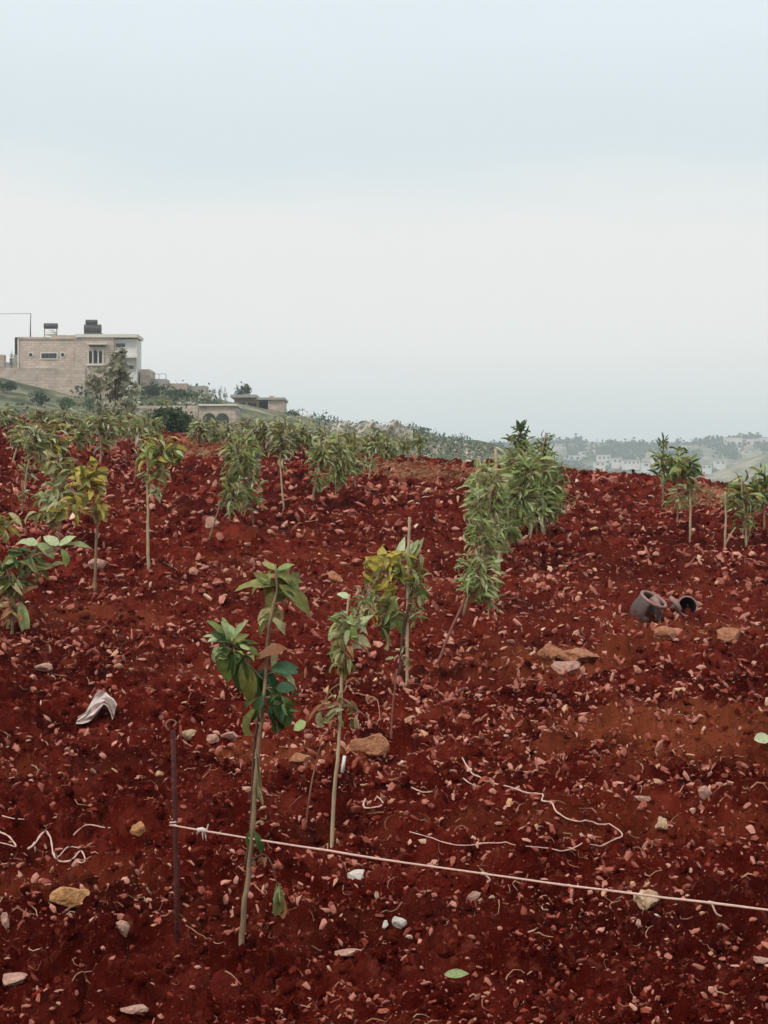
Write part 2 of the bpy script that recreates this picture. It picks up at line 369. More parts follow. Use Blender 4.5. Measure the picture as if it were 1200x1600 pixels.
R1X = [-900, -300, 0, 60, 110, 160, 220, 260, 300, 360, 440, 480, 520, 560, 620, 680, 740, 800, 900, 960, 1050, 1200, 1600, 2400]
R1Y = [520, 545, 584, 597, 610, 612, 602, 603, 609, 626, 641, 651, 659, 664, 665, 679, 689, 703, 729, 741, 762, 784, 800, 800]
D1X = [-900, 0, 220, 450, 640, 760, 960, 2400]; D1Y = [200, 203, 207, 230, 270, 330, 450, 500]
R2X = [-900, 0, 700, 870, 940, 1000, 1060, 1110, 1200, 1600, 2400]; R2Y = [700, 705, 700, 692, 694, 698, 694, 688, 682, 665, 700]
R3X = [-900, 900, 1040, 1090, 1200, 1400, 1700, 2400]; R3Y = [800, 795, 764, 748, 702, 650, 640, 700]
def Tz(px, r):
    """terrain beyond the field: height relative to the eye, by column and distance (arrays)"""
    px = np.clip(px, -900, 2400)
    r1 = np.interp(px, R1X, R1Y); d1 = np.interp(px, D1X, D1Y); z1 = (HZ - r1) / F * d1
    z2 = (HZ - np.interp(px, R2X, R2Y)) / F * 1400; z3 = (HZ - np.interp(px, R3X, R3Y)) / F * 800
    z44 = Gbase((px - CX) / F * 44, np.full_like(px, 44.0))
    zl = np.full_like(px, -3.5)
    K = [(44, z44), (56, z44 - 2.2), (85, zl), (d1, z1), (d1 + 25, z1 - .6), (d1 + 110, np.minimum(z1 - 9, -8)), (700, np.minimum(z3 - 6, -10)), (800, z3),
         (900, z3 - 5), (1050, np.maximum(8, z3 - 7)), (1180, 22), (1400, z2), (1600, z2 - 6), (2600, z2 - 10), (9000, z2 - 30)]
    res = K[0][1] * np.ones_like(r)
    for (a, za), (b, zb) in zip(K[:-1], K[1:]):
        t = np.clip((r - a) / (b - a), 0, 1); 
        res = np.where(r >= a, za + (zb - za) * t, res)
    return res
def Thill(px, r):
    X = (px - CX) / F * r
    z = Tz(px, r * .97) * .25 + Tz(px, r) * .5 + Tz(px, r * 1.03) * .25
    k = np.clip((r - 60) / 60, 0, 1)
    z = z + k * (vnoise(X / 17, r / 23, 91) * .55 + vnoise(X / 5.5, r / 6.5, 92) * .32)
    k2 = np.clip((r - 500) / 300, 0, 1)
    z = z + k2 * (vnoise(X / 90, r / 120, 93) * 2.6 + vnoise(X / 30, r / 40, 94) * 1.4)
    return CZ + z
def tz(px, r): return float(Thill(np.array([float(px)]), np.array([float(r)]))[0])

# ------------------------------------------------------------------ setting: field, land, hills
def grid_mesh(name, X, Y, Z, mat, kind='structure'):
    nr, nc = X.shape; V = np.stack([X, Y, Z], -1).reshape(-1, 3)
    i = np.arange(nr - 1)[:, None] * nc + np.arange(nc - 1)[None, :]; i = i.ravel()
    Fc = np.stack([i, i + 1, i + 1 + nc, i + nc], 1)
    o = link(name, np_mesh(name, V, Fc), None, mat); tag(o, kind=kind); return o

ny, nx = 740, 560
ys = 3.1 * np.exp(np.linspace(0, math.log(46 / 3.1), ny)); ta = np.linspace(-.30, .30, nx)
YY = np.repeat(ys[:, None], nx, 1); XX = ta[None, :] * YY
ZZ = GZ(XX.ravel(), YY.ravel()).reshape(ny, nx)
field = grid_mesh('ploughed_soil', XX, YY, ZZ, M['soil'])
# the rest of the field round and behind the camera, a little lower where the fine sheet lies over it
xs = np.linspace(-46, 46, 185); ysb = np.linspace(-30, 46, 153)
XB, YB = np.meshgrid(xs, ysb); ZB = CZ + Gbase(XB, YB)
inside = (YB > 3.3) & (np.abs(XB) < .296 * YB)
ZB = np.where(inside, ZB - .25, ZB + .03 * vnoise(XB * 1.3, YB * 1.3, 77))
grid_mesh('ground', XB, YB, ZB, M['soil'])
# hillside and distant country as sheets in front, flat land elsewhere
pxs = np.linspace(-900, 2400, 420)
for nm, rr, mt in (('hillside', 43.5 * np.exp(np.linspace(0, math.log(560 / 43.5), 220)), 'hill'), ('distant_hills', np.linspace(552, 2600, 120), 'farhill')):
    RR = np.repeat(rr[:, None], len(pxs), 1); PX = np.repeat(pxs[None, :], len(rr), 0)
    Z = Thill(PX.ravel(), RR.ravel()).reshape(RR.shape)
    if nm == 'hillside': Z[0] -= .3; Z[1] -= .15
    else: Z[0] -= .8
    grid_mesh(nm, (PX - CX) / F * RR, RR, Z, M[mt])
th = np.linspace(0, 2 * math.pi, 121); rr = np.array([20., 60, 200, 700, 2620])
TT, RR = np.meshgrid(th, rr); ZP = np.interp(RR, [20, 60, 200, 700, 2620], [-8, -13, -16, -20, -22])
grid_mesh('valley_land', RR * np.cos(TT), RR * np.sin(TT), ZP, M['farhill'])

# haze
hz = MB(); hz.box(-2650, 2650, -2650, 2650, -27, 78)
ho = hz.build('haze', None, smooth=False); tag(ho, kind='stuff')
hm = bpy.data.materials.new('haze_air'); hm.use_nodes = True; ht = hm.node_tree; ht.nodes.clear()
hv = ht.nodes.new('ShaderNodeVolumePrincipled'); hv.inputs['Density'].default_value = .00052; hv.inputs['Color'].default_value = (.86, .94, 1, 1)
hv.inputs['Anisotropy'].default_value = .2
hout = ht.nodes.new('ShaderNodeOutputMaterial'); ht.links.new(hv.outputs[0], hout.inputs['Volume']); ho.data.materials.append(hm)

# ------------------------------------------------------------------ loose pieces on the soil
def ico():
    p = (1 + 5**.5) / 2
    v = np.array([(-1,p,0),(1,p,0),(-1,-p,0),(1,-p,0),(0,-1,p),(0,1,p),(0,-1,-p),(0,1,-p),(p,0,-1),(p,0,1),(-p,0,-1),(-p,0,1)], float)
    v /= np.linalg.norm(v[0])
    f = np.array([(0,11,5),(0,5,1),(0,1,7),(0,7,10),(0,10,11),(1,5,9),(5,11,4),(11,10,2),(10,7,6),(7,1,8),(3,9,4),(3,4,2),(3,2,6),(3,6,8),(3,8,9),(4,9,5),(2,4,11),(6,2,10),(8,6,7),(9,8,1)])
    return v, f
IV, IF_ = ico()
def rotmats(n, tilt=1.0):
    q = RS.normal(size=(n, 4)); q[:, 1:3] *= tilt; q /= np.linalg.norm(q, axis=1)[:, None]
    w_, x, y, z = q.T
    return np.stack([1-2*(y*y+z*z), 2*(x*y-z*w_), 2*(x*z+y*w_), 2*(x*y+z*w_), 1-2*(x*x+z*z), 2*(y*z-x*w_), 2*(x*z-y*w_), 2*(y*z+x*w_), 1-2*(x*x+y*y)], 1).reshape(n, 3, 3)
def scatter_positions(n, y0, y1, spread=.28, power=1.0):
    u = RS.rand(n)
    if power == 1.0: Y = y0 * (y1 / y0) ** u
    else: Y = (y0**(1-power) + u * (y1**(1-power) - y0**(1-power))) ** (1 / (1-power))
    X = (RS.rand(n) * 2 - 1) * spread * Y
    return X, Y
def scatter_lumps(name, n, y0, y1, smin, smax, pw, shape, mat, rough=.25, smooth=False, sink=.25, power=1.0, clump=None, tilt=1.0):
    X, Y = scatter_positions(n, y0, y1, power=power)
    if clump is not None:
        keep = (vnoise(X * clump[0], Y * clump[0] * 1.6, 55) + vnoise(X * clump[0] * 3, Y * clump[0] * 4, 56) * .5) > RS.normal(clump[1], .45, n)
        X, Y = X[keep], Y[keep]; n = len(X)
    s = (smin + (smax - smin) * RS.rand(n) ** 3.4 * 1.25) * (Y / 6) ** pw
    Z = GZ(X, Y)
    base = IV[None] * (1 + rough * (RS.rand(n, 12, 1) * 2 - 1)) * np.array([1, 1, 1])
    dims = np.stack([np.ones(n), shape[0] + (shape[1]-shape[0]) * RS.rand(n), shape[2] + (shape[3]-shape[2]) * RS.rand(n)], 1)
    V = base * (dims * s[:, None])[:, None, :]
    V = np.einsum('nij,nvj->nvi', rotmats(n, tilt), V)
    hgt = V[:, :, 2].max(1)
    V = V + np.stack([X, Y, Z + hgt * (1 - 2 * sink) ], 1)[:, None, :]
    Fc = IF_[None] + (np.arange(n) * 12)[:, None, None]
    o = link(name, np_mesh(name, V.reshape(-1, 3), Fc.reshape(-1, 3), smooth), None, mat); return o
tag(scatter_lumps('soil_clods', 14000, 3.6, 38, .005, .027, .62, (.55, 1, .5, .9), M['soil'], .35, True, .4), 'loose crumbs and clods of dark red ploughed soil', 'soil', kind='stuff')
tag(scatter_lumps('stone_chips', 32000, 4.0, 38, .0035, .021, .85, (.28, .7, .2, .45), M['chip'], .4, False, .15, clump=(.55, .1), tilt=.4), 'small pinkish limestone chips strewn over the red soil', 'gravel', kind='stuff')
tag(scatter_lumps('dry_clods', 56000, 3.8, 34, .0032, .0170, 1.04, (.4, .9, .35, .6), M['clod'], .5, False, .3, clump=(.8, .0), tilt=.7), 'dry paler crumbs of red soil on top of the ploughed field', 'soil', kind='stuff')
tag(scatter_lumps('stone_chips', 34000, 8.5, 32, .005, .023, .75, (.24, .6, .18, .4), M['chip'], .45, False, .15, clump=(.5, .25), tilt=.45), 'pinkish limestone rubble strewn over the middle of the field', 'gravel', kind='stuff')
# curled dry straw and root bits
mb = MB(); X, Y = scatter_positions(1500, 4.2, 30)
for x, y in zip(X, Y):
    s = random.uniform(.015, .05) * (y / 6) ** .6; a = random.uniform(0, 6.28); cv = random.uniform(-2.2, 2.2); p = Vector((x, y, 0)); pts = []
    for k in range(5):
        pts.append(p.copy()); p += Vector((math.cos(a), math.sin(a), 0)) * s * .5; a += cv * .4
    zz = GZ([q.x for q in pts], [q.y for q in pts]); zm = zz.max()
    for q, z in zip(pts, zz): q.z = .5 * z + .5 * zm + .004
    mb.tube(pts, s * .075, s * .02, 3, .3)
tag(mb.build('straw_bits', M['straw'], smooth=False), 'curled dry straw and root pieces lying on the red soil', 'straw', kind='stuff')

# ---- stones one can pick out
def stone_mesh(name, seed, dims, n=2, rough=.22):
    import bmesh
    bm = bmesh.new(); bmesh.ops.create_icosphere(bm, subdivisions=n, radius=1); r = random.Random(seed)
    cuts = [(Vector((r.gauss(0,1), r.gauss(0,1), r.gauss(0,1))).normalized(), r.uniform(.45, .8)) for _ in range(9)]
    for v in bm.verts:
        for d, h in cuts:
            k = v.co.dot(d)
            if k > h: v.co -= d * (k - h)
        c_ = v.co * 2.1 + Vector((seed * 3.7, seed * 1.3, 0))
        f_ = float(vnoise(np.array([c_.x + c_.z * .7]), np.array([c_.y - c_.z * .6]), 33)[0]) * .16 + float(vnoise(np.array([c_.x * 2.7 + c_.z]), np.array([c_.y * 2.7 - c_.z * 2]), 34)[0]) * .09
        v.co *= 1 + f_ + r.uniform(-rough, rough) * .2
        v.co = Vector((v.co.x * dims[0], v.co.y * dims[1], v.co.z * dims[2]))
    me = bpy.data.meshes.new(name); bm.to_mesh(me); bm.free(); return me
def single_stone(px, py, wpx, hpx, mat, label, seed, cat='stone', name='stone', rot=0):
    p = at(px, py + hpx * .4); k = p.y / F
    o = link(name, stone_mesh(name, seed, (wpx*.56*k, wpx*.38*k, hpx*.62*k), 3), None, mat, Vector((p.x, p.y, p.z + hpx*.36*k)))
    o.rotation_euler = (0, rot, 0); tag(o, label, cat); return o
single_stone(108, 1409, 54, 27, M['rock_ochre'], 'ochre yellow rock on dark soil at the lower left', 1, name='rock', cat='rock', rot=-.08)
single_stone(1010, 1409, 42, 30, M['rock_cream'], 'angular cream yellow rock just below the taut string', 2, name='rock', cat='rock', rot=.15)
single_stone(575, 1167, 62, 32, M['rock_orange'], 'largest orange tan rock beside the middle sapling', 3, name='rock', cat='rock', rot=-.15)
single_stone(293, 1153, 36, 19, M['rock_cream'], 'blocky tan rock right of the rusty stake top', 4, name='rock', cat='rock')
single_stone(333, 1153, 24, 15, M['rock_pink'], 'pale pink stone between blocky tan rock and nearest sapling', 5)
single_stone(360, 1152, 30, 14, M['rock_pink'], 'flat pink stone touching the foot of the nearest crown', 6)
single_stone(217, 1299, 26, 19, M['rock_ochre'], 'small tan stone left of where the string is tied', 7)
single_stone(625, 1447, 22, 22, M['pebble_white'], 'round white pebble, brightest stone in the lower centre', 8)
single_stone(601, 1452, 14, 9, M['pebble_white'], 'thin white chip just left of the round white pebble', 9, rot=-.9)
single_stone(558, 1371, 34, 20, M['pebble_white'], 'pale irregular stone below the string in the centre', 10)
single_stone(741, 1402, 26, 14, M['rock_pink'], 'pinkish stone under the hanging knot of the string', 11)
single_stone(523, 904, 28, 20, M['rock_orange'], 'tan rock above the middle sapling', 12)
single_stone(466, 1187, 40, 18, M['rock_orange'], 'low orange clod stone between the two front saplings', 13)
single_stone(860, 1018, 34, 26, M['rock_orange'], 'orange angular rock left of the long flat one', 14)
single_stone(906, 1026, 66, 20, M['rock_orange'], 'long flat orange rock below the broken pot', 15)
single_stone(884, 1043, 44, 22, M['rock_pink'], 'rounded pinkish rock under the long flat orange one', 16)
single_stone(1034, 1292, 20, 22, M['rock_cream'], 'upright cream stone right of the loose cord bend', 17)
single_stone(1001, 1248, 28, 10, M['rock_pink'], 'flat pale stone above the upright cream stone', 18)
single_stone(1102, 1242, 20, 20, M['rock_pink'], 'pointed pinkish stone near the right edge', 19)
single_stone(1043, 992, 40, 26, M['rock_orange'], 'tan lump of rock below the black pipe mouth', 20)
single_stone(66, 1046, 26, 14, M['rock_pink'], 'pale wedge stone high above the torn plastic', 21)
single_stone(192, 1448, 20, 30, M['rock_pink'], 'upright triangular pink stone right of the ochre rock', 22)
single_stone(8, 1441, 16, 22, M['rock_pink'], 'pink stone standing at the left picture edge', 23)
single_stone(20, 1530, 46, 18, M['rock_pink'], 'wide pale stone in the bottom left corner', 24)
single_stone(205, 1586, 44, 14, M['rock_pink'], 'long pale stone on the bottom edge of the field', 25)
single_stone(545, 1488, 42, 12, M['rock_pink'], 'long flat pink stone below the round white pebble', 26)
single_stone(1140, 992, 40, 24, M['rock_orange'], 'broad tan stone at the right beyond the pipe', 27)
single_stone(332, 818, 24, 20, M['rock_pink'], 'pink stone at the foot of the leafy sapling pair', 28)
single_stone(384, 750, 24, 10, M['rock_pink'], 'flat pale stone left of the thin bare sapling', 29)
single_stone(150, 880, 30, 22, M['rock_pink'], 'pink lump beside the stem of the yellowing sapling', 30)
single_stone(1190, 1500, 24, 12, M['rock_pink'], 'pale stone at the lower right picture edge', 31)
single_stone(1000, 1446, 24, 12, M['rock_pink'], 'half buried pink stone under the cream yellow rock', 32)

SD = [((1, .75, .30), 'flat'), ((1, .42, .36), 'long'), ((1, .85, .62), 'blocky'), ((1, .6, .28), 'flat'), ((1, .38, .28), 'long'), ((1, .8, .55), 'blocky'), ((1, .66, .48), 'stubby'), ((1, .5, .22), 'thin')]
SHAPE = [a[1] for a in SD]
SM = [stone_mesh('stone', 100 + i, a[0], 1, .6) for i, a in enumerate(SD)]
for m_ in SM: m_.materials.append(M['stone'])
cnt = 0; tries = 0; RZ = random.Random(5)
LM = [(150, 1105, 'torn plastic scrap'), (277, 1440, 'foot of the rusty stake'), (272, 1150, 'top of the rusty stake'), (375, 1487, 'foot of the nearest sapling'), (517, 1327, 'foot of the middle sapling'),
      (575, 1167, 'largest orange tan rock'), (108, 1409, 'ochre yellow rock'), (1010, 1409, 'cream yellow rock'), (625, 1447, 'round white pebble'), (610, 1150, 'thin reddish shoot'), (636, 1072, 'foot of the tall pale cane'),
      (683, 1031, 'foot of the leaning sapling'), (1018, 955, 'broken pot'), (1074, 950, 'buried pipe mouth'), (1078, 842, 'foot of the lone right sapling'), (1165, 852, 'bush at the right edge'), (906, 1026, 'long flat orange rock'),
      (148, 920, 'bent foot of the yellowing sapling'), (232, 887, 'foot of the tall bare stem'), (18, 990, 'broad leaved sapling at the left edge'), (325, 842, 'foot of the left leaning pair sapling'), (396, 818, 'foot of the upright pair sapling'),
      (444, 796, 'thin long stemmed sapling'), (524, 777, 'upper centre clump'), (720, 730, 'crest in the centre'), (940, 745, 'crest right of the leafy row'), (855, 850, 'foot of the leafy row'), (970, 1313, 'point of the loose cord'),
      (722, 1195, 'near end of the loose cord'), (1112, 1405, 'right hand knot of the string'), (713, 1545, 'fallen leaf at the bottom'), (90, 1345, 'looped strip tangle'), (192, 1448, 'triangular pink stone'), (20, 1530, 'wide pale corner stone'),
      (430, 920, 'crown top of the nearest sapling'), (523, 904, 'tan rock above the middle sapling'), (1192, 1170, 'fallen leaf at the right edge'), (1100, 1540, 'bottom right corner'), (60, 760, 'leaning sapling far up left'), (1043, 992, 'tan lump of rock'), (800, 1120, 'dark hollow in the right middle'), (580, 1265, 'small ring of curled strip'), (400, 1570, 'bottom edge below the nearest sapling'), (900, 1500, 'bare soil in the lower right'), (1102, 1242, 'pointed pinkish right stone'), (217, 1299, 'small tan stone by the string')]
used = {}
while cnt < 268 and tries < 9000:
    tries += 1
    px = RZ.uniform(5, 1195); py = RZ.choice([RZ.uniform(760, 1100), RZ.uniform(760, 1590)])
    if py < crest_row(px) + 14: continue
    p = at(px, py); k = p.y / F; s = RZ.uniform(6.5, 11.5) * k * (1.0 if py < 1250 else .9); mi = RZ.randrange(len(SM))
    best = min(LM, key=lambda q: (q[0]-px)**2 + (1.6*(q[1]-py))**2); dx, dy = px - best[0], py - best[1]
    dist = math.hypot(dx, dy); rel = ('right of' if dx > 0 else 'left of') if abs(dx) > abs(dy) * 1.3 else ('below' if dy > 0 else 'above')
    how = 'close ' if dist < 35 else ('a little way ' if dist < 80 else 'well ')
    lab = SHAPE[mi] + ' pinkish stone ' + how + rel + ' the ' + best[2]
    if lab in used and used[lab] and tries < 5000: continue
    used[lab] = 1
    o = bpy.data.objects.new('stone', SM[mi]); COL.objects.link(o)
    o.scale = (s, s, s); o.rotation_euler = (RZ.uniform(-.3, .3), RZ.uniform(-.3, .3), RZ.uniform(0, 6.28)); o.location = (p.x, p.y, p.z + s * .16)
    tag(o, lab, 'stone', 'pinkish stones scattered over the red soil')
    cnt += 1

# ------------------------------------------------------------------ leaves and saplings
def leaf_mesh(droop, fold, wave, twist, w_=.17, nseg=6):
    V = []; Fc = []
    for i in range(nseg + 1):
        t = i / nseg; hw = w_ * max(.03, math.sin(math.pi * min(1, t * .96 + .02) ** .85) ** .85)
        ang = droop * t; cx = math.sin(ang) / max(droop, 1e-3) if droop > .01 else t; cz = -(1 - math.cos(ang)) / max(droop, 1e-3) if droop > .01 else 0
        nx_, nz_ = math.sin(ang), math.cos(ang)
        for j in (-1, 0, 1):
            lift = fold * abs(j) * hw + wave * hw * math.sin(t * 11 + j * 1.7) * abs(j)
            tw = twist * t; y = j * hw * math.cos(tw); h = lift + j * hw * math.sin(tw)
            V.append((cx + nx_ * h, y, cz + nz_ * h))
    for i in range(nseg):
        for j in range(2):
            a = i * 3 + j; Fc.append((a, a + 3, a + 4, a + 1))
    return np.array(V), np.array(Fc)
LV = [leaf_mesh(.25, .3, .15, 0), leaf_mesh(.8, .5, .2, .3), leaf_mesh(1.4, .6, .25, -.5), leaf_mesh(2.1, .8, .3, .6), leaf_mesh(.9, .15, .3, .2, .2),
      leaf_mesh(1.7, 1.3, .3, -.8, .13), leaf_mesh(.5, 1.2, .1, .2, .15)]
LEAFME = {}
def leaf_me(mat, var):
    k = (mat, var)
    if k not in LEAFME:
        v, f = LV[var]; me = np_mesh('leaf', v, f); me.materials.append(M['leaf_' + mat]); LEAFME[k] = me
    return LEAFME[k]

def frame(d, up):
    """x along d, z near up"""
    x = d.normalized(); z = up - x * up.dot(x)
    if z.length < 1e-4: z = Vector((.01, -1, .2)) - x * Vector((.01, -1, .2)).dot(x)
    z.normalize(); y = z.cross(x)
    return Matrix((x, y, z)).transposed()

class Foliage:
    """gathers leaf placements: as one object per leaf, or joined into one mesh"""
    def __init__(s): s.items = []
    def add(s, pos, d, up, length, width, mat, var): s.items.append((pos, d, up, length, width, mat, var))
    def objects(s, root):
        for pos, d, up, l, w_, mat, var in s.items:
            o = bpy.data.objects.new('leaf', leaf_me(mat, var)); COL.objects.link(o); o.parent = root
            R = frame(d, up); S = Matrix.Diagonal((l, w_, l))
            o.matrix_basis = Matrix.Translation(pos - root.location) @ (R @ S).to_4x4()
    def joined(s, root, name='foliage', kind=None):
        by = {}
        for it in s.items: by.setdefault(it[5], []).append(it)
        Vs = []; Fs = []; mi = []; base = 0; mats = []
        for k, (mat, its) in enumerate(by.items()):
            mats.append(M['fol_' + mat])
            for pos, d, up, l, w_, _, var in its:
                v, f = LV[var]; R = np.array(frame(d, up)) @ np.diag((l, w_, l))
                Vs.append(v @ R.T + np.array(pos - root.location)); Fs.append(f + base); base += len(v); mi += [k] * len(f)
        me = np_mesh(name, np.concatenate(Vs), np.concatenate(Fs))
        for m_ in mats: me.materials.append(m_)
        me.polygons.foreach_set('material_index', mi)
        o = link(name, me, root)
        if kind: o['kind'] = kind
        return o

def rnd(a, b): return random.uniform(a, b)
def rvec(): 
    return Vector((random.gauss(0, 1), random.gauss(0, 1), random.gauss(0, 1))).normalized()

def sapling(label, base, stems=(), clusters=(), leaves=(), cat='sapling', group=None, far=False, stake=None, name='young_tree', Y=None, scale_r=1.0):
    """base (px,py). stems: ([px points], r0px, r1px, mat[, part name]). clusters: (cx,cy,rx,ry,n,len_px,[mats],droop). leaves: (x0,y0,x1,y1,w,mat,var[,dy])"""
    b = at(*base) if Y is None else Vector(((base[0]-CX)/F*Y, Y, gz((base[0]-CX)/F*Y, Y))); Yb = b.y; k = Yb / F
    root = empty(name, b); tag(root, label, cat, group)
    paths = []
    for si, st in enumerate(stems):
        pts, r0, r1, mat = st[:4]; nm = st[4] if len(st) > 4 else 'stem'; dy = st[5] if len(st) > 5 else 0
        W = [P(x, y, Yb + dy + (0 if i == 0 else rnd(-.02, .02))) for i, (x, y) in enumerate(pts)]
        if abs(pts[0][1] - base[1]) < 6 and nm != 'branch': W[0] = Vector((W[0].x, W[0].y, min(W[0].z, gz(W[0].x, W[0].y)) - .05))
        W = smooth_path(W, 4)
        if nm != 'stake':
            W = [W[0]] + [w_ + rvec() * r0 * k * .13 for w_ in W[1:]]
            paths.append(W)
        m_ = MB(); m_.tube(W, r0 * k * .72, r1 * k * .72, 7 if not far else 5, .1); m_.build(nm, M[mat], root)
    tw = MB(); fo = Foliage()
    for (cx, cy, rx, ry, n, ln, mats, droop) in clusters:
        c = P(cx, cy, Yb + rnd(-.03, .03)); ax = Vector((rx * k, rx * k * .85, ry * k))
        allp = [q for pth in paths for q in pth]
        if allp:
            near = min(allp, key=lambda q: (q - c).length)
            if (near - c).length > ln * k * .3:
                tw.tube(smooth_path([near, (near + c) * .5 + Vector((0, 0, -.02)), c], 3), 1.6 * k * scale_r, 1.0 * k * scale_r, 5)
        n = int(n * 1.7)
        for i in range(n):
            d = rvec(); q = c + Vector((d.x * ax.x, d.y * ax.y, d.z * ax.z)) * rnd(.05, 1.0) ** .6
            inner = min(allp + [c], key=lambda s: (s - q).length) if allp else c
            out_ = (q - c); out_.z *= .35; out_ = out_.normalized() if out_.length > 1e-5 else d
            dr = (out_ + rvec() * .6 + Vector((0, 0, rnd(-.3, .9) - droop * .75))).normalized()
            L_ = ln * k * rnd(.6, 1.15)
            p0 = q - dr * L_ * .35
            if (inner - p0).length < ln * k * 1.8: tw.tube([inner, p0], .7 * k * scale_r, .5 * k * scale_r, 3)
            up = Vector((0, -.8, .7)) + rvec() * .8
            var = random.choice([1, 1, 2, 2, 3, 5, 6] if droop > .3 else [0, 1, 1, 4, 6, 2])
            slim = (.42, .85) if (far or ln < 24) else (.6, 1.0)
            fo.add(p0, dr, up, L_ * (1.1 if slim[0] < .5 else 1), L_ * rnd(*slim), random.choice(mats), var)
    for lf in leaves:
        x0, y0, x1, y1, w_, mat, var = lf[:7]; dy = lf[7] if len(lf) > 7 else rnd(-.05, .05)
        a = P(x0, y0, Yb + dy * .3); e = P(x1, y1, Yb + dy); d = e - a; L_ = max(d.length, .01)
        up = Vector((rnd(-.25, .25), -.75, .8)); fo.add(a, d, up, L_, w_ * k / .34, mat, var)
        allp = [q for pth in paths for q in pth]
        if allp:
            near = min(allp, key=lambda q: (q - a).length)
            if .01 < (near - a).length < 70 * k: tw.tube([near, a], .9 * k, .7 * k, 4)
    if tw.v: tw.build('twigs', M['stem'], root)['kind'] = 'stuff'
    if fo.items:
        if far: fo.joined(root, 'foliage')
        else: fo.objects(root)
    return root

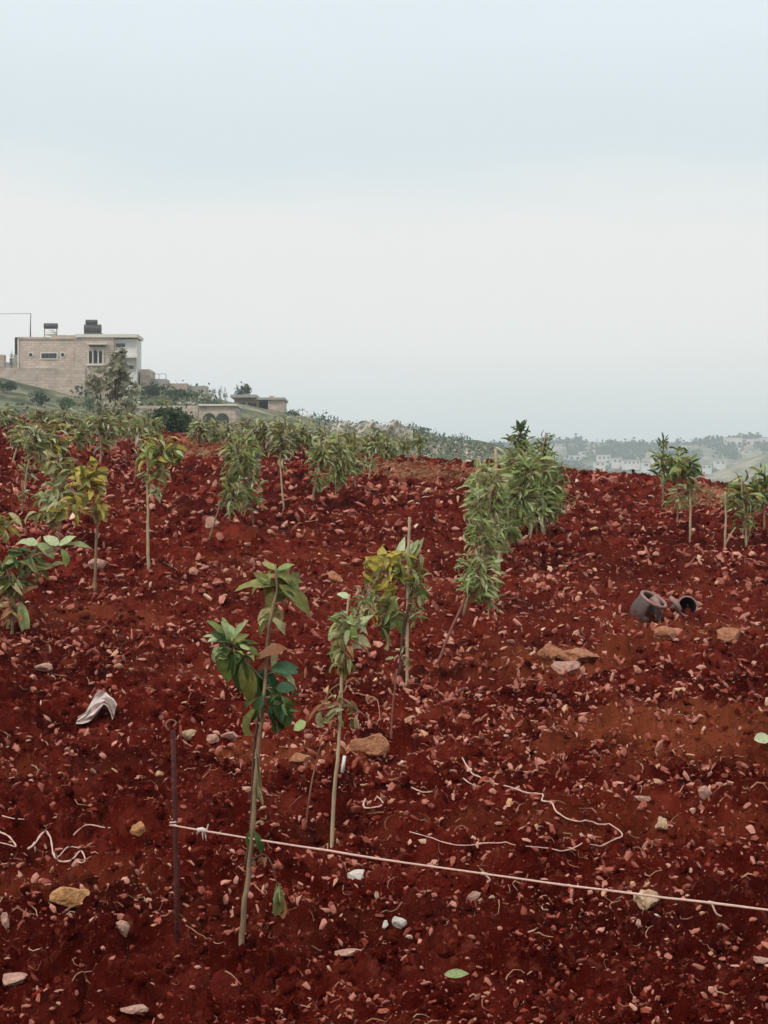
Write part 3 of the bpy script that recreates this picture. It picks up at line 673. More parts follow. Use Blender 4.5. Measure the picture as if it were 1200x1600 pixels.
# ---- A: the nearest sapling
sapling('nearest sapling, tied to a dark stake, with drooping dark green leaves', (375, 1487),
    [([(375, 1487), (381, 1420), (388, 1368), (394, 1300), (400, 1210), (407, 1140), (412, 1090), (417, 1020), (423, 965), (432, 925), (430, 882)], 6.5, 2.6, 'stem'),
     ([(383, 1350), (392, 1290), (396, 1180), (407, 1095)], 3.2, 2.6, 'stem_dark', 'stake', .04),
     ([(392, 1345), (412, 1335), (425, 1352), (434, 1385)], 2.2, 1.2, 'stem_dark', 'branch'),
     ([(411, 1062), (385, 1035), (362, 1015), (345, 1000)], 2.4, 1.2, 'stem', 'branch'),
     ([(412, 1100), (428, 1118), (436, 1150)], 1.6, 1.0, 'stem', 'branch'),
     ([(399, 1175), (404, 1225), (411, 1240)], 1.4, 1.0, 'stem', 'branch')],
    clusters=[(365, 1012, 30, 26, 20, 30, ['dark', 'olive', 'green'], .3), (420, 955, 22, 18, 11, 23, ['olive', 'dusty'], .4),
              (433, 905, 30, 20, 13, 28, ['olive', 'olive', 'dark'], .3), (440, 1095, 26, 30, 15, 30, ['dark', 'dark', 'blue'], .7)],
    leaves=[(x_, y_, x_ + dx_, y_ + dy_, w_, m__, v_) for x_, y_, dx_, dy_, w_, m__, v_ in [(352, 1000, -34, -14, 11, 'pale', 1), (356, 1004, -26, 40, 16, 'dark', 1), (362, 1010, -4, 62, 20, 'dark', 1), (370, 1020, 22, 56, 20, 'dark', 1), (350, 990, -24, -22, 13, 'green', 0), (356, 992, -6, -34, 11, 'green', 1), (366, 1000, 12, -34, 10, 'pale', 1), (376, 1012, 34, 6, 12, 'green', 1), (350, 1012, -30, 12, 12, 'olive', 1), (382, 1030, 2, 60, 22, 'olive', 1), (395, 1050, -12, 52, 18, 'dark', 1), (420, 1070, 26, 44, 18, 'dark', 1), (428, 1090, 16, 58, 18, 'dark', 1), (412, 1085, -20, 40, 16, 'dark', 1), (432, 1048, 34, -14, 15, 'blue', 1), (430, 898, -50, 22, 18, 'olive', 1), (432, 896, 44, 18, 17, 'olive', 1), (431, 905, -36, 44, 18, 'olive', 2), (433, 905, 38, 42, 18, 'olive', 2), (431, 900, 8, 50, 16, 'olive', 1), (431, 890, -22, -14, 12, 'olive', 0), (433, 890, 26, -10, 12, 'green', 0), (424, 955, -38, 8, 14, 'dusty', 2), (424, 965, 30, 22, 13, 'dusty', 2)]] + [(430, 915, 362, 906, 22, 'olive', 1), (428, 918, 398, 892, 20, 'olive', 0), (430, 905, 452, 878, 18, 'olive', 1), (432, 912, 478, 896, 17, 'olive', 1),
            (436, 915, 496, 952, 24, 'olive', 1), (428, 925, 416, 962, 22, 'olive', 1), (434, 925, 470, 930, 16, 'dark', 2), (440, 935, 492, 925, 14, 'olive', 2), (426, 950, 402, 980, 20, 'dusty', 2),
            (422, 960, 396, 992, 18, 'olive', 1), (345, 1000, 320, 996, 14, 'pale', 1), (350, 1010, 316, 1030, 12, 'pale', 2), (355, 1012, 340, 1056, 24, 'dark', 1), (362, 1015, 350, 1070, 26, 'green', 1),
            (372, 1022, 376, 1085, 26, 'dark', 1), (385, 1040, 392, 1100, 28, 'olive', 1), (360, 1005, 352, 970, 13, 'pale', 1), (375, 1010, 362, 968, 12, 'pale', 2), (365, 1005, 330, 985, 18, 'dark', 0),
            (380, 1015, 345, 1045, 22, 'dark', 4), (412, 1045, 404, 1092, 32, 'blue', 0), (414, 1045, 424, 1095, 30, 'blue', 0), (424, 1045, 466, 1040, 26, 'blue', 1), (426, 1050, 478, 1062, 14, 'pale', 2),
            (432, 1075, 458, 1070, 24, 'blue', 1), (432, 1085, 455, 1140, 30, 'dark', 1), (430, 1100, 440, 1165, 22, 'dark', 2), (425, 1095, 450, 1118, 24, 'blue', 1), (418, 1112, 436, 1140, 7, 'dusty', 6),
            (402, 1090, 372, 1100, 12, 'dark', 2), (405, 1105, 360, 1150, 12, 'olive', 5), (446, 1012, 396, 1016, 20, 'dry', 4), (432, 1010, 425, 1050, 13, 'dusty', 0), (432, 985, 446, 965, 14, 'dry', 4),
            (433, 1378, 434, 1440, 22, 'dusty', 6), (436, 1385, 428, 1432, 14, 'pale', 5), (440, 1400, 458, 1448, 7, 'dry', 5), (396, 1290, 382, 1345, 16, 'dark', 5), (398, 1300, 416, 1338, 13, 'dark', 2),
            (398, 1290, 412, 1275, 7, 'dusty', 5), (395, 1340, 392, 1372, 14, 'dry', 3), (410, 1338, 402, 1368, 14, 'dry', 3), (402, 1225, 412, 1262, 6, 'dusty', 6), (400, 1180, 407, 1258, 5, 'dusty', 6)])
# ---- B: the middle sapling
sapling('middle sapling with pale stem and curling faded leaves, string at its foot', (517, 1327),
    [([(517, 1327), (521, 1260), (526, 1200), (530, 1150), (533, 1085), (536, 1020), (541, 970), (546, 928)], 4.8, 2.6, 'stake', 'stem'),
     ([(541, 985), (560, 950), (580, 918), (590, 900)], 2, 1.2, 'stem', 'branch'),
     ([(536, 1065), (515, 1080), (500, 1110), (478, 1128)], 1.6, 1.0, 'stem', 'branch'),
     ([(533, 1090), (560, 1110), (592, 1135)], 1.4, .9, 'stem', 'branch')],
    clusters=[(542, 975, 30, 24, 23, 27, ['pale', 'dusty', 'green'], .4), (536, 1020, 22, 30, 20, 23, ['dusty', 'dusty', 'dry', 'olive'], .9),
              (528, 1105, 30, 30, 15, 23, ['dusty', 'dry'], .6), (560, 945, 22, 18, 8, 19, ['dusty', 'dry', 'olive'], .4)],
    leaves=[(545, 935, 526, 922, 13, 'pale', 1), (541, 990, 504, 985, 18, 'pale', 2), (542, 992, 580, 958, 18, 'pale', 0), (545, 995, 584, 1002, 18, 'dusty', 1), (540, 1000, 508, 1010, 14, 'olive', 2),
            (545, 1015, 572, 1002, 12, 'pale', 2), (540, 1020, 520, 1040, 16, 'dusty', 3), (548, 1005, 592, 1010, 10, 'dry', 2), (538, 1030, 536, 1064, 16, 'olive', 6), (530, 1010, 524, 1035, 18, 'pale', 4),
            (500, 1110, 496, 1148, 12, 'dusty', 2), (478, 1128, 458, 1140, 18, 'green', 0), (505, 1100, 480, 1122, 7, 'dry', 6), (510, 1120, 535, 1105, 9, 'pale', 6), (545, 1105, 560, 1120, 10, 'olive', 3),
            (555, 1118, 560, 1150, 9, 'dusty', 3), (550, 1120, 552, 1155, 7, 'olive', 5), (540, 1070, 556, 1050, 7, 'dry', 5), (516, 1130, 500, 1120, 9, 'dusty', 2)])
tg = MB(); pt = P(536, 1194, at(517, 1327).y - .06); kk = pt.y / F
t0 = Vector((pt.x - 1.5*kk, pt.y, pt.z - 13*kk)); t1 = Vector((pt.x + 2.5*kk, pt.y, pt.z + 13*kk))
tg.tube([t0, t0.lerp(t1, .5), t1], 3 * kk, 2.8 * kk, 4); tagob = tg.build('plant_tag', M['tag'], origin=(t0.x, t0.y, t0.z)); tag(tagob, 'narrow white tag hanging beside the middle sapling stem', 'tag')
# ---- C: staked yellow sapling behind B
sapling('yellow leaved sapling tied to the tall pale cane behind the middle sapling', (636, 1072),
    [([(636, 1072), (636, 1010), (637, 940), (638, 870), (640, 808)], 3.8, 3.2, 'stake', 'stake'),
     ([(625, 1055), (628, 1000), (636, 960), (645, 915), (652, 880), (655, 850)], 3.6, 2, 'stem_dark'),
     ([(645, 925), (620, 905), (598, 895), (580, 905), (562, 935)], 2, 1.2, 'stem', 'branch')],
    clusters=[(580, 945, 28, 36, 24, 24, ['dusty', 'green', 'yellow', 'pale'], .5), (628, 890, 30, 34, 24, 26, ['yellow', 'green', 'olive'], .4), (604, 888, 36, 26, 24, 30, ['yellow', 'yellow', 'olive'], .35), (606, 950, 22, 40, 21, 25, ['green', 'green', 'olive'], .7), (654, 915, 16, 46, 27, 21, ['dusty', 'dusty', 'olive', 'green'], .7),
              (650, 960, 14, 20, 10, 18, ['dusty', 'green'], .6), (628, 1025, 20, 16, 6, 16, ['dusty'], .6)],
    leaves=[(598, 895, 572, 868, 22, 'yellow', 0), (600, 892, 598, 854, 18, 'yellow', 0), (605, 890, 622, 856, 18, 'yellow', 1), (618, 885, 632, 838, 14, 'pale', 0), (632, 875, 652, 842, 17, 'pale', 0), (640, 885, 660, 838, 13, 'dusty', 0),
            (596, 900, 562, 905, 20, 'yellow', 2), (612, 900, 648, 895, 22, 'yellow', 1), (622, 920, 576, 912, 20, 'yellow', 1), (640, 905, 604, 896, 18, 'olive', 1), (606, 918, 602, 950, 17, 'yellow', 6), (618, 935, 608, 1000, 18, 'green', 2),
            (612, 950, 618, 980, 16, 'pale', 5), (604, 960, 600, 1010, 15, 'dark', 2), (624, 960, 634, 1000, 20, 'green', 1), (596, 980, 622, 1022, 8, 'dusty', 5)])
# thin leafless shoots
sapling('thin reddish leafless shoot in front of the tall cane', (610, 1152), [([(610, 1152), (613, 1110), (617, 1075), (620, 1045)], 2.4, 1.8, 'stem_red'), ([(610, 1150), (622, 1170), (636, 1188)], 1.8, 1.2, 'straw', 'branch')], cat='shoot', name='bare_shoot')
sapling('thin reddish bare twig leaning left of the middle sapling stem', (477, 1287), [([(477, 1287), (484, 1240), (494, 1190), (504, 1152)], 2.4, 1.2, 'stem_red')], cat='twig', name='bare_shoot')

# ---- D: the leafy row to the right of the centre
DG = 'saplings in the leaning row right of centre'
dmix = ['dusty', 'dusty', 'green', 'green', 'pale']; gmix = ['green', 'green', 'green', 'green', 'pale', 'pale', 'dusty', 'olive']
sapling('front sapling of the leafy row, long bare stem leaning right', (683, 1031),
    [([(683, 1031), (700, 995), (718, 955), (735, 915), (752, 880)], 4, 2, 'stem_red')],
    [(752, 905, 35, 40, 68, 23, dmix, .5), (730, 890, 21, 30, 24, 18, dmix, .6), (765, 935, 21, 18, 18, 20, ['dusty', 'pale', 'olive'], .6)], leaves=[(752, 932, 772, 940, 12, 'pale', 0)], group=DG)
sapling('second sapling of the leafy row with dusty narrow leaves', (722, 962),
    [([(722, 962), (738, 900), (752, 850), (764, 800), (768, 760)], 3.4, 1.8, 'stem')], [(762, 845, 35, 44, 80, 21, dmix, .6), (745, 800, 16, 44, 40, 20, dmix, .6)], group=DG)
sapling('third sapling of the leafy row beside an upright cane', (752, 905),
    [([(752, 905), (764, 850), (772, 800), (770, 740)], 3, 1.6, 'stem'), ([(780, 900), (779, 800), (774, 700)], 3.2, 2.8, 'stake', 'stake', .1)], [(768, 775, 31, 52, 99, 20, dmix + ['green'], .6)], group=DG)
sapling('fourth sapling of the leafy row, broad and bright green', (782, 868),
    [([(782, 868), (795, 800), (806, 750), (812, 712)], 3, 1.4, 'stake', 'stem')], [(812, 775, 48, 46, 110, 22, gmix, .4), (822, 735, 42, 40, 60, 20, gmix, .35)], group=DG)
sapling('tallest sapling of the leafy row with dark shoot tips', (805, 850),
    [([(805, 850), (812, 760), (814, 700), (814, 662)], 2.8, 1.2, 'stem')], [(812, 722, 27, 46, 99, 17, gmix, .35), (813, 680, 13, 22, 40, 12, ['dark', 'dark', 'forest'][0:2], .2)], leaves=[(812, 672, 808, 656, 8, 'dark', 0), (814, 670, 820, 655, 8, 'dark', 0), (800, 690, 783, 680, 7, 'dark', 1)], group=DG)
sapling('sixth sapling of the leafy row, its tip leaning right', (828, 842),
    [([(828, 842), (838, 770), (846, 715), (853, 676)], 2.8, 1.2, 'stake', 'stem')], [(846, 745, 27, 50, 108, 18, gmix, .45), (850, 700, 14, 24, 31, 12, ['dark', 'green'], .2)], group=DG)
sapling('last sapling of the leafy row, lowest and dusty', (858, 828),
    [([(858, 828), (862, 770), (866, 712)], 2.4, 1.2, 'stem')], [(864, 770, 23, 42, 68, 17, ['green', 'olive', 'dusty'], .5), (880, 740, 14, 18, 18, 14, ['dusty', 'olive'], .5)], group=DG)

for lab, b_, pts_, cl_ in (
    ('sapling filling the left flank of the leafy row', (744, 890), [(744, 890), (752, 820), (756, 760), (758, 720)], [(752, 770, 26, 56, 90, 22, dmix + ['green'], .5)]),
    ('sapling in the heart of the leafy row with bright leaves', (796, 858), [(796, 858), (800, 790), (796, 720)], [(795, 785, 36, 56, 115, 19, gmix, .3), (800, 725, 26, 34, 34, 17, gmix, .2)]),
    ('sapling behind the tallest one in the leafy row', (840, 836), [(840, 836), (836, 770), (832, 700)], [(838, 765, 38, 54, 115, 19, gmix, .3), (848, 715, 22, 28, 30, 16, gmix, .2)]),
    ('sapling at the right end of the leafy row, low and bushy', (850, 838), [(850, 838), (852, 800), (850, 770)], [(848, 790, 34, 32, 80, 19, gmix, .3)]),
    ('stunted sapling at the foot of the leafy row', (772, 890), [(772, 890), (782, 850), (790, 822)], [(786, 828, 30, 24, 50, 22, dmix + ['green'], .5)])):
    sapling(lab, b_, [(pts_, 2.8, 1.4, 'stem')], cl_, group=DG)
# ---- E, F: right edge
sapling('lone sapling on the right with thin straight stem', (1078, 842), [([(1078, 842), (1079, 790), (1076, 745), (1070, 708)], 2.8, 1.6, 'stake', 'stem')],
        [(1072, 735, 22, 26, 34, 24, ['olive', 'green', 'dark'], .6), (1078, 768, 30, 20, 20, 20, ['dusty', 'dry', 'dusty'], .7)])
sapling('slender dark topped sapling on the crest at right', (1036, 785), [([(1036, 785), (1036, 740), (1037, 690)], 2.4, 1.2, 'stem')],
        [(1035, 722, 15, 36, 40, 18, ['dark', 'green', 'olive'], .3), (1037, 692, 7, 10, 10, 12, ['dark'], .1)])
sapling('bushy sapling between the slender one and the lone stem', (1056, 792), [([(1056, 792), (1058, 740), (1058, 700)], 2.4, 1.2, 'stem')],
        [(1058, 722, 16, 30, 38, 18, ['dark', 'green', 'olive'], .4)])
sapling('low dusty sapling on the dry strip at right', (1058, 815), [([(1058, 815), (1060, 790), (1062, 770)], 2.2, 1.2, 'stem')], [(1062, 785, 26, 16, 18, 18, ['dusty', 'dry', 'olive'], .6)])
sapling('bushy sapling with pale green stem at the right edge', (1167, 852), [([(1167, 852), (1164, 810), (1161, 778), (1158, 750)], 3.2, 2, 'stake', 'stem'), ([(1168, 850), (1178, 800), (1190, 770)], 2.0, 1.2, 'stem', 'branch')],
        [(1162, 775, 26, 30, 48, 22, ['green', 'olive', 'dark', 'pale'], .5), (1165, 812, 22, 24, 18, 20, ['dusty', 'olive'], .6)])
sapling('rearmost sapling cut by the right picture edge', (1195, 838), [([(1195, 838), (1194, 780), (1196, 728)], 2.6, 1.4, 'stem')], [(1192, 765, 18, 34, 44, 22, ['green', 'dark', 'olive'], .4)])
sapling('thin forked bare cane left of the right edge bush', (1132, 856), [([(1132, 856), (1134, 810), (1133, 768)], 2.4, 2.0, 'stake', 'stem'), ([(1132, 854), (1140, 838), (1149, 824)], 1.8, 1.5, 'stake', 'branch')], [(1140, 780, 12, 12, 10, 16, ['dusty', 'olive'], .5)], cat='cane')

# ---- G, H, I: left
sapling('yellowing sapling at left with bent foot', (148, 920), [([(148, 920), (149, 880), (152, 820), (153, 770), (150, 722)], 4, 2, 'stem'), ([(147, 917), (136, 919), (122, 918)], 2.4, 1.6, 'straw', 'branch')],
        [(140, 748, 32, 24, 34, 28, ['yellow', 'yellow', 'olive'], .4), (152, 790, 22, 26, 18, 26, ['yellow', 'dry', 'dusty'], .7), (115, 790, 34, 24, 20, 28, ['dusty', 'olive', 'yellow'], .5)],
        leaves=[(150, 735, 122, 738, 16, 'yellow', 1), (150, 730, 142, 712, 12, 'yellow', 0), (152, 745, 174, 746, 12, 'yellow', 2), (152, 760, 172, 762, 10, 'pale', 2)])
sapling('dusty sapling left of the yellowing one', (92, 858), [([(92, 858), (93, 800), (92, 740), (90, 715)], 3, 1.6, 'stem')],
        [(85, 775, 32, 28, 46, 30, ['dusty', 'olive', 'dusty', 'pale'], .5), (90, 730, 26, 24, 30, 26, ['dusty', 'dusty', 'olive'], .5), (72, 808, 30, 20, 22, 26, ['dusty', 'olive'], .6)])
sapling('sapling with tall bare pale stem and bright olive crown', (232, 887), [([(232, 887), (231, 840), (231, 790), (230, 745), (236, 710)], 3.6, 2.2, 'stake', 'stem')],
        [(252, 705, 34, 28, 52, 26, ['green', 'green', 'olive', 'yellow'], .5), (245, 745, 26, 16, 14, 22, ['dusty', 'olive'], .6), (243, 768, 18, 9, 8, 20, ['pale', 'dusty'], .6)])
sapling('low sapling at the left edge with broad pale green leaves', (18, 990), [([(18, 990), (22, 940), (32, 895), (52, 868)], 4, 2, 'stem'), ([(24, 930), (10, 890), (-8, 868)], 2.4, 1.4, 'stem', 'branch')],
        [(45, 880, 44, 22, 22, 38, ['olive', 'dark', 'dusty'], .5), (20, 915, 34, 26, 22, 34, ['olive', 'dusty', 'dark'], .7), (20, 960, 26, 22, 10, 30, ['dusty', 'dry'], .9), (-25, 900, 30, 40, 22, 36, ['dark', 'olive'], .5)],
        leaves=[(60, 852, 25, 838, 18, 'pale', 1), (58, 850, 90, 866, 20, 'pale', 1), (92, 852, 68, 836, 18, 'pale', 0), (92, 852, 116, 836, 17, 'pale', 0), (102, 852, 142, 846, 9, 'pale', 1), (96, 858, 112, 886, 14, 'green', 2),
                (30, 880, -8, 876, 12, 'pale', 1), (36, 890, 66, 884, 10, 'green', 2), (32, 940, 42, 996, 20, 'green', 6), (30, 935, 56, 912, 10, 'dry', 6), (22, 950, 0, 962, 12, 'dry', 3), (24, 950, 50, 962, 10, 'dry', 2)])
sapling('yellowing sapling half cut off by the left picture edge', (-4, 905), [([(-4, 905), (-2, 860), (0, 810)], 3, 1.6, 'stem')], [(2, 820, 26, 22, 22, 28, ['yellow', 'dusty', 'yellow'], .5)])
# ---- J..N: further up the field
JL = [
 ('leafy sapling of the centre left pair, stem leaning left', (325, 842), [(325, 842), (340, 800), (356, 760), (370, 715)], [(370, 715, 22, 34, 46, 24), (362, 770, 20, 24, 22, 22)], ['dusty', 'olive', 'dark'], 'stem'),
 ('leafy sapling of the centre left pair, stem upright', (396, 818), [(396, 818), (392, 780), (386, 730), (384, 690)], [(385, 705, 24, 34, 50, 24), (384, 765, 24, 26, 26, 22)], ['dusty', 'olive', 'dark', 'pale'], 'stem'),
 ('short sapling below the centre left pair', (358, 812), [(358, 812), (360, 790), (366, 765)], [(368, 770, 18, 16, 14, 20)], ['dusty', 'olive'], 'stem'),
 ('thin sapling with long bare stem in the upper centre', (444, 796), [(444, 796), (440, 755), (438, 715), (442, 680)], [(442, 680, 24, 26, 40, 22)], ['dusty', 'olive', 'grey'], 'stake'),
 ('sapling of the upper centre clump with stem leaning left', (487, 781), [(487, 781), (494, 750), (502, 715)], [(505, 705, 24, 26, 40, 22)], ['dusty', 'olive', 'dark'], 'stake'),
 ('sapling in the middle of the upper centre clump', (524, 777), [(524, 777), (526, 745), (530, 700)], [(530, 706, 24, 30, 44, 22), (528, 740, 18, 14, 14, 18)], ['dusty', 'olive', 'dark'], 'stem'),
 ('rightmost sapling of the upper centre clump', (556, 760), [(556, 760), (553, 730), (550, 695)], [(552, 706, 20, 26, 34, 20)], ['dusty', 'olive'], 'stem'),
 ('small sapling with crooked stem right of the clump', (576, 748), [(576, 748), (580, 720), (584, 690)], [(586, 688, 18, 16, 28, 18)], ['dusty', 'olive', 'dark'], 'stake'),
 ('last small sapling near the crest in the centre', (630, 716), [(630, 716), (632, 700), (633, 682)], [(632, 692, 12, 14, 18, 14)], ['dusty', 'olive'], 'stem'),
 ('small dark sapling on the crest beside the cypress', (655, 712), [(655, 712), (656, 698), (656, 680)], [(656, 690, 12, 15, 20, 14)], ['dark', 'olive'], 'stem'),
 ('leaning sapling far up the field at left', (38, 770), [(38, 770), (42, 735), (52, 690)], [(55, 685, 22, 24, 34, 22)], ['dusty', 'olive', 'grey'], 'stake'),
 ('sapling leaning right at the far left edge', (18, 722), [(18, 722), (28, 695), (36, 668)], [(36, 672, 20, 18, 28, 20)], ['dusty', 'olive'], 'stake'),
 ('dusty sapling beneath the green slope at left', (76, 742), [(76, 742), (78, 705), (78, 665)], [(78, 690, 28, 34, 54, 24)], ['dusty', 'olive', 'dusty', 'yellow'], 'stem'),
 ('sapling with pale upright stem under the grey tree', (156, 725), [(156, 725), (158, 695), (158, 662)], [(160, 662, 26, 20, 36, 20)], ['grey', 'dusty', 'olive'], 'stake'),
 ('sapling just right of the pale upright stem', (181, 702), [(181, 702), (181, 680), (182, 660)], [(182, 662, 22, 16, 26, 18)], ['grey', 'dusty', 'green'], 'stake'),
 ('small sapling left of the pale upright stem', (128, 705), [(128, 705), (127, 685), (126, 668)], [(126, 676, 22, 18, 28, 18)], ['dusty', 'olive'], 'stem'),
 ('crooked sapling left of the bright olive crown', (209, 753), [(209, 753), (215, 715), (222, 675)], [(222, 672, 20, 18, 28, 20)], ['dusty', 'grey', 'olive'], 'stem_red'),
 ('dusty sapling near the crest below the arched building', (355, 694), [(355, 694), (356, 680), (358, 664)], [(358, 672, 20, 13, 22, 16)], ['dusty', 'grey'], 'stem'),
 ('grey green sapling near the crest left of centre', (410, 708), [(410, 708), (410, 685), (412, 660)], [(412, 668, 22, 20, 30, 18)], ['grey', 'dusty', 'olive'], 'stem'),
 ('grey green sapling near the crest in the upper centre', (470, 712), [(470, 712), (472, 690), (474, 668)], [(474, 676, 22, 18, 28, 18)], ['grey', 'dusty', 'olive'], 'stem'),
 ('dusty sapling at the left edge between yellow and leaning ones', (34, 800), [(34, 800), (36, 775), (34, 750)], [(36, 770, 10, 12, 5, 14)], ['dusty', 'dry'], 'stem'),
]
for i_, (x_, dy_, top_, w_, lab_) in enumerate([
    (66, 8, 640, 22, 'grey green sapling on the crest under the dark green slope'), (104, 10, 640, 26, 'wide dusty sapling on the crest under the retaining wall'), (143, 8, 648, 18, 'small sapling on the crest left of the grey tree trunk'),
    (200, 12, 642, 24, 'dusty sapling on the crest right of the grey tree trunk'), (240, 6, 655, 16, 'small sapling on the crest left of the dense dark bush'), (312, 8, 652, 20, 'olive sapling on the crest right of the dense dark bush'),
    (334, 6, 660, 16, 'little sapling on the crest before the left arch'), (386, 9, 650, 24, 'grey green sapling on the crest below the ruin'), (432, 6, 655, 20, 'olive sapling on the crest right of the ruin'),
    (452, 8, 660, 20, 'faded sapling on the crest left of the upper centre clump'), (500, 7, 668, 22, 'grey green sapling on the crest behind the upper centre clump'), (545, 6, 672, 20, 'faded sapling on the crest at the left part of the quarry'),
    (604, 7, 680, 16, 'small faded sapling on the crest before the quarry'), (8, 14, 640, 22, 'dusty sapling on the crest at the left picture edge')]):
    cr = crest_row(x_) + dy_
    JL.append((lab_, (x_, cr), [(x_, cr), (x_ + 1, (cr + top_) / 2), (x_, top_ + 6)], [(x_, (cr + top_) / 2 - 5, w_, (cr - top_) * .42, 38, 15)], [['grey', 'dusty', 'olive', 'dusty', 'green'], ['dusty', 'olive', 'pale', 'grey']][i_ % 2], 'stem'))
for lab, b, pts, cl, mats, sm in JL:
    cl2 = []
    for (cx_, cy_, rx_, ry_, n_, ln_) in cl: cl2 += [(cx_, cy_ + ry_ * .15, rx_ * 1.1, ry_ * 1.2, int(n_ * 1.9), ln_ * .8, mats, rnd(.35, .9))]
    q = pts[len(pts) // 2]; cl2.append((q[0] + 2, q[1], cl[0][2] * .7, cl[0][3] * .7, cl[0][4] // 3, cl[0][5] * .75, mats, .8))
    sapling(lab, b, [(pts, 2.4, 1.3, sm)], [(*c_[:6], [('green' if m__ == 'dark' else m__) for m__ in c_[6]] + ['pale'], c_[7]) for c_ in cl2], far=True)

# ------------------------------------------------------------------ stake, string, cords, litter
sb = at(277, 1470); kk = sb.y / F
root = empty('iron_stake', sb); tag(root, 'rusty dark iron stake with the string tied halfway up', 'stake')
m_ = MB(); m_.tube([sb + Vector((0, 0, -.12)), P(276, 1380, sb.y), P(273, 1250, sb.y), P(270, 1142, sb.y)], 4.2 * kk, 3.9 * kk, 8); m_.build('rod', M['rust'], root)
m_ = MB()
for i in range(26):
    y = 1150 + i * 12; x = 270 + (y - 1142) * 7 / 330
    c = P(x, y, sb.y); ring = [c + Vector((math.cos(a) * 4.5 * kk, math.sin(a) * 4.5 * kk, math.sin(a) * 1.6 * kk)) for a in [j * math.pi / 3 for j in range(7)]]
    m_.tube(ring, .7 * kk, .7 * kk, 3)
m_.build('rib', M['rust'], root)
m_ = MB(); m_.tube(smooth_path([P(264, 1142, sb.y - .02), P(259, 1133, sb.y - .02), P(265, 1125, sb.y), P(275, 1128, sb.y + .01), P(271, 1136, sb.y - .02)], 4), 1.9 * kk, 1.4 * kk, 5)
o = m_.build('hook', M['stem_red'], root); o['label'] = 'bent pinkish wire end on top'
# taut string to a second stake outside the picture
eb = Vector((1330 - CX, 0, 0)); Ye = 5.2; X_e = (1330 - CX) / F * Ye
se = P(1330, 1437, Ye); ss = P(270, 1290, sb.y - .02)
pts = []
for i in range(25):
    t = i / 24; p = ss.lerp(se, t); q = P(270 + (1330 - 270) * t, 0, 1); p.z -= .018 * math.sin(math.pi * t); p += Vector((0, rnd(-.0012, .0012), rnd(-.0012, .0012))); pts.append(p)
root = empty('taut_string', ss); tag(root, 'pale pink string stretched from the rusty stake across to the right', 'string')
m_ = MB(); m_.tube(pts, .0039, .0039, 6, .15); m_.build('line', M['cord'], root)
def on_string(px):
    for a, b in zip(pts[:-1], pts[1:]):
        pa = CX + a.x / a.y * F; pb = CX + b.x / b.y * F
        if pa <= px <= pb: return a.lerp(b, (px - pa) / (pb - pa))
    return pts[-1]
kp = on_string(316); kk = kp.y / F; m_ = MB()
for dx, dy in ((-9, 8), (6, 17), (10, -11), (1, 15)):
    m_.tube(smooth_path([kp, kp + Vector((dx*.7*kk, rnd(-.01, .01), -dy*.2*kk)), kp + Vector((dx*kk, rnd(-.02, .02), -dy*kk))], 3), 2.0 * kk, .7 * kk, 5, .25)
m_.tube([kp + Vector((-7*kk, 0, 0)), kp + Vector((0, -.002, 2*kk)), kp + Vector((7*kk, 0, -2*kk))], 4.2 * kk, 3.6 * kk, 6)
o = m_.build('knot', M['cord_white'], root); o['label'] = 'frayed white knot near the stake'
for px, dd in ((757, ((-4, 2), (8, 8), (3, 12))), (1112, ((-5, 3), (6, 14), (14, 18)))):
    kp = on_string(px); m_ = MB()
    m_.tube([kp + Vector((-5*kk, 0, 1*kk)), kp, kp + Vector((5*kk, 0, -1*kk))], 2.8 * kk, 2.6 * kk, 5)
    q = kp.copy(); l = [q]
    for dx, dy in dd: l.append(kp + Vector((dx*kk, -.005, -dy*kk)))
    m_.tube(smooth_path(l[:1] + l[2:], 3), 1.6 * kk, 1.1 * kk, 5); m_.build('knot', M['cord'], root)
# winding of string round the stake
m_ = MB(); c = ss; m_.tube([c + Vector((math.cos(a) * .013, .02 + math.sin(a) * .013, a * .0016 - .008)) for a in [j * .7 for j in range(22)]], .0032, .0032, 5); m_.build('winding', M['cord'], root)
# the second stake, off to the right
r2 = empty('iron_stake', Vector((se.x, se.y, gz(se.x, se.y)))); tag(r2, 'second rusty stake out at the right end of the string', 'stake')
m_ = MB(); m_.tube([(se.x, se.y + .02, gz(se.x, se.y) - .1), (se.x, se.y + .02, se.z + .3)], .0095, .009, 8); m_.build('rod', M['rust'], r2)

def ground_cord(name, label, cat, pxpts, rpx, mat, lift=.3, sub=5):
    W = smooth_path([at(x, y) for x, y in pxpts], sub)
    zz = GZ([p.x for p in W], [p.y for p in W]); k = W[0].y / F
    zs = np.array([zz[max(0, i-2):i+3].max() for i in range(len(zz))])
    zs = np.convolve(np.pad(zs, 3, mode='edge'), np.ones(7) / 7, 'valid')
    zs = np.maximum(zs, zz)
    for p, z in zip(W, zs): p.z = z + rpx * k * lift + .014
    m_ = MB(); m_.tube(W, rpx * k * .62, rpx * k * .3, 6, .3); return tag(m_.build(name, M[mat], origin=W[0]), label, cat)
ground_cord('loose_cord', 'loose wavy cord lying on the soil, doubling back to a point', 'cord', [(722, 1195), (735, 1212), (752, 1222), (790, 1240), (832, 1246), (848, 1252), (847, 1264), (862, 1268), (868, 1280), (882, 1288), (905, 1294), (928, 1298), (940, 1308), (970, 1312), (968, 1320), (950, 1330), (932, 1341), (905, 1338), (880, 1343), (850, 1342), (800, 1343), (755, 1344), (700, 1338), (640, 1328)], 1.9, 'cord')
ground_cord('curled_strip', 'small ring of curled pale strip behind the string', 'strip', [(571, 1254), (568, 1268), (577, 1276), (592, 1272), (598, 1260), (590, 1252), (585, 1262)], 2.6, 'cord')
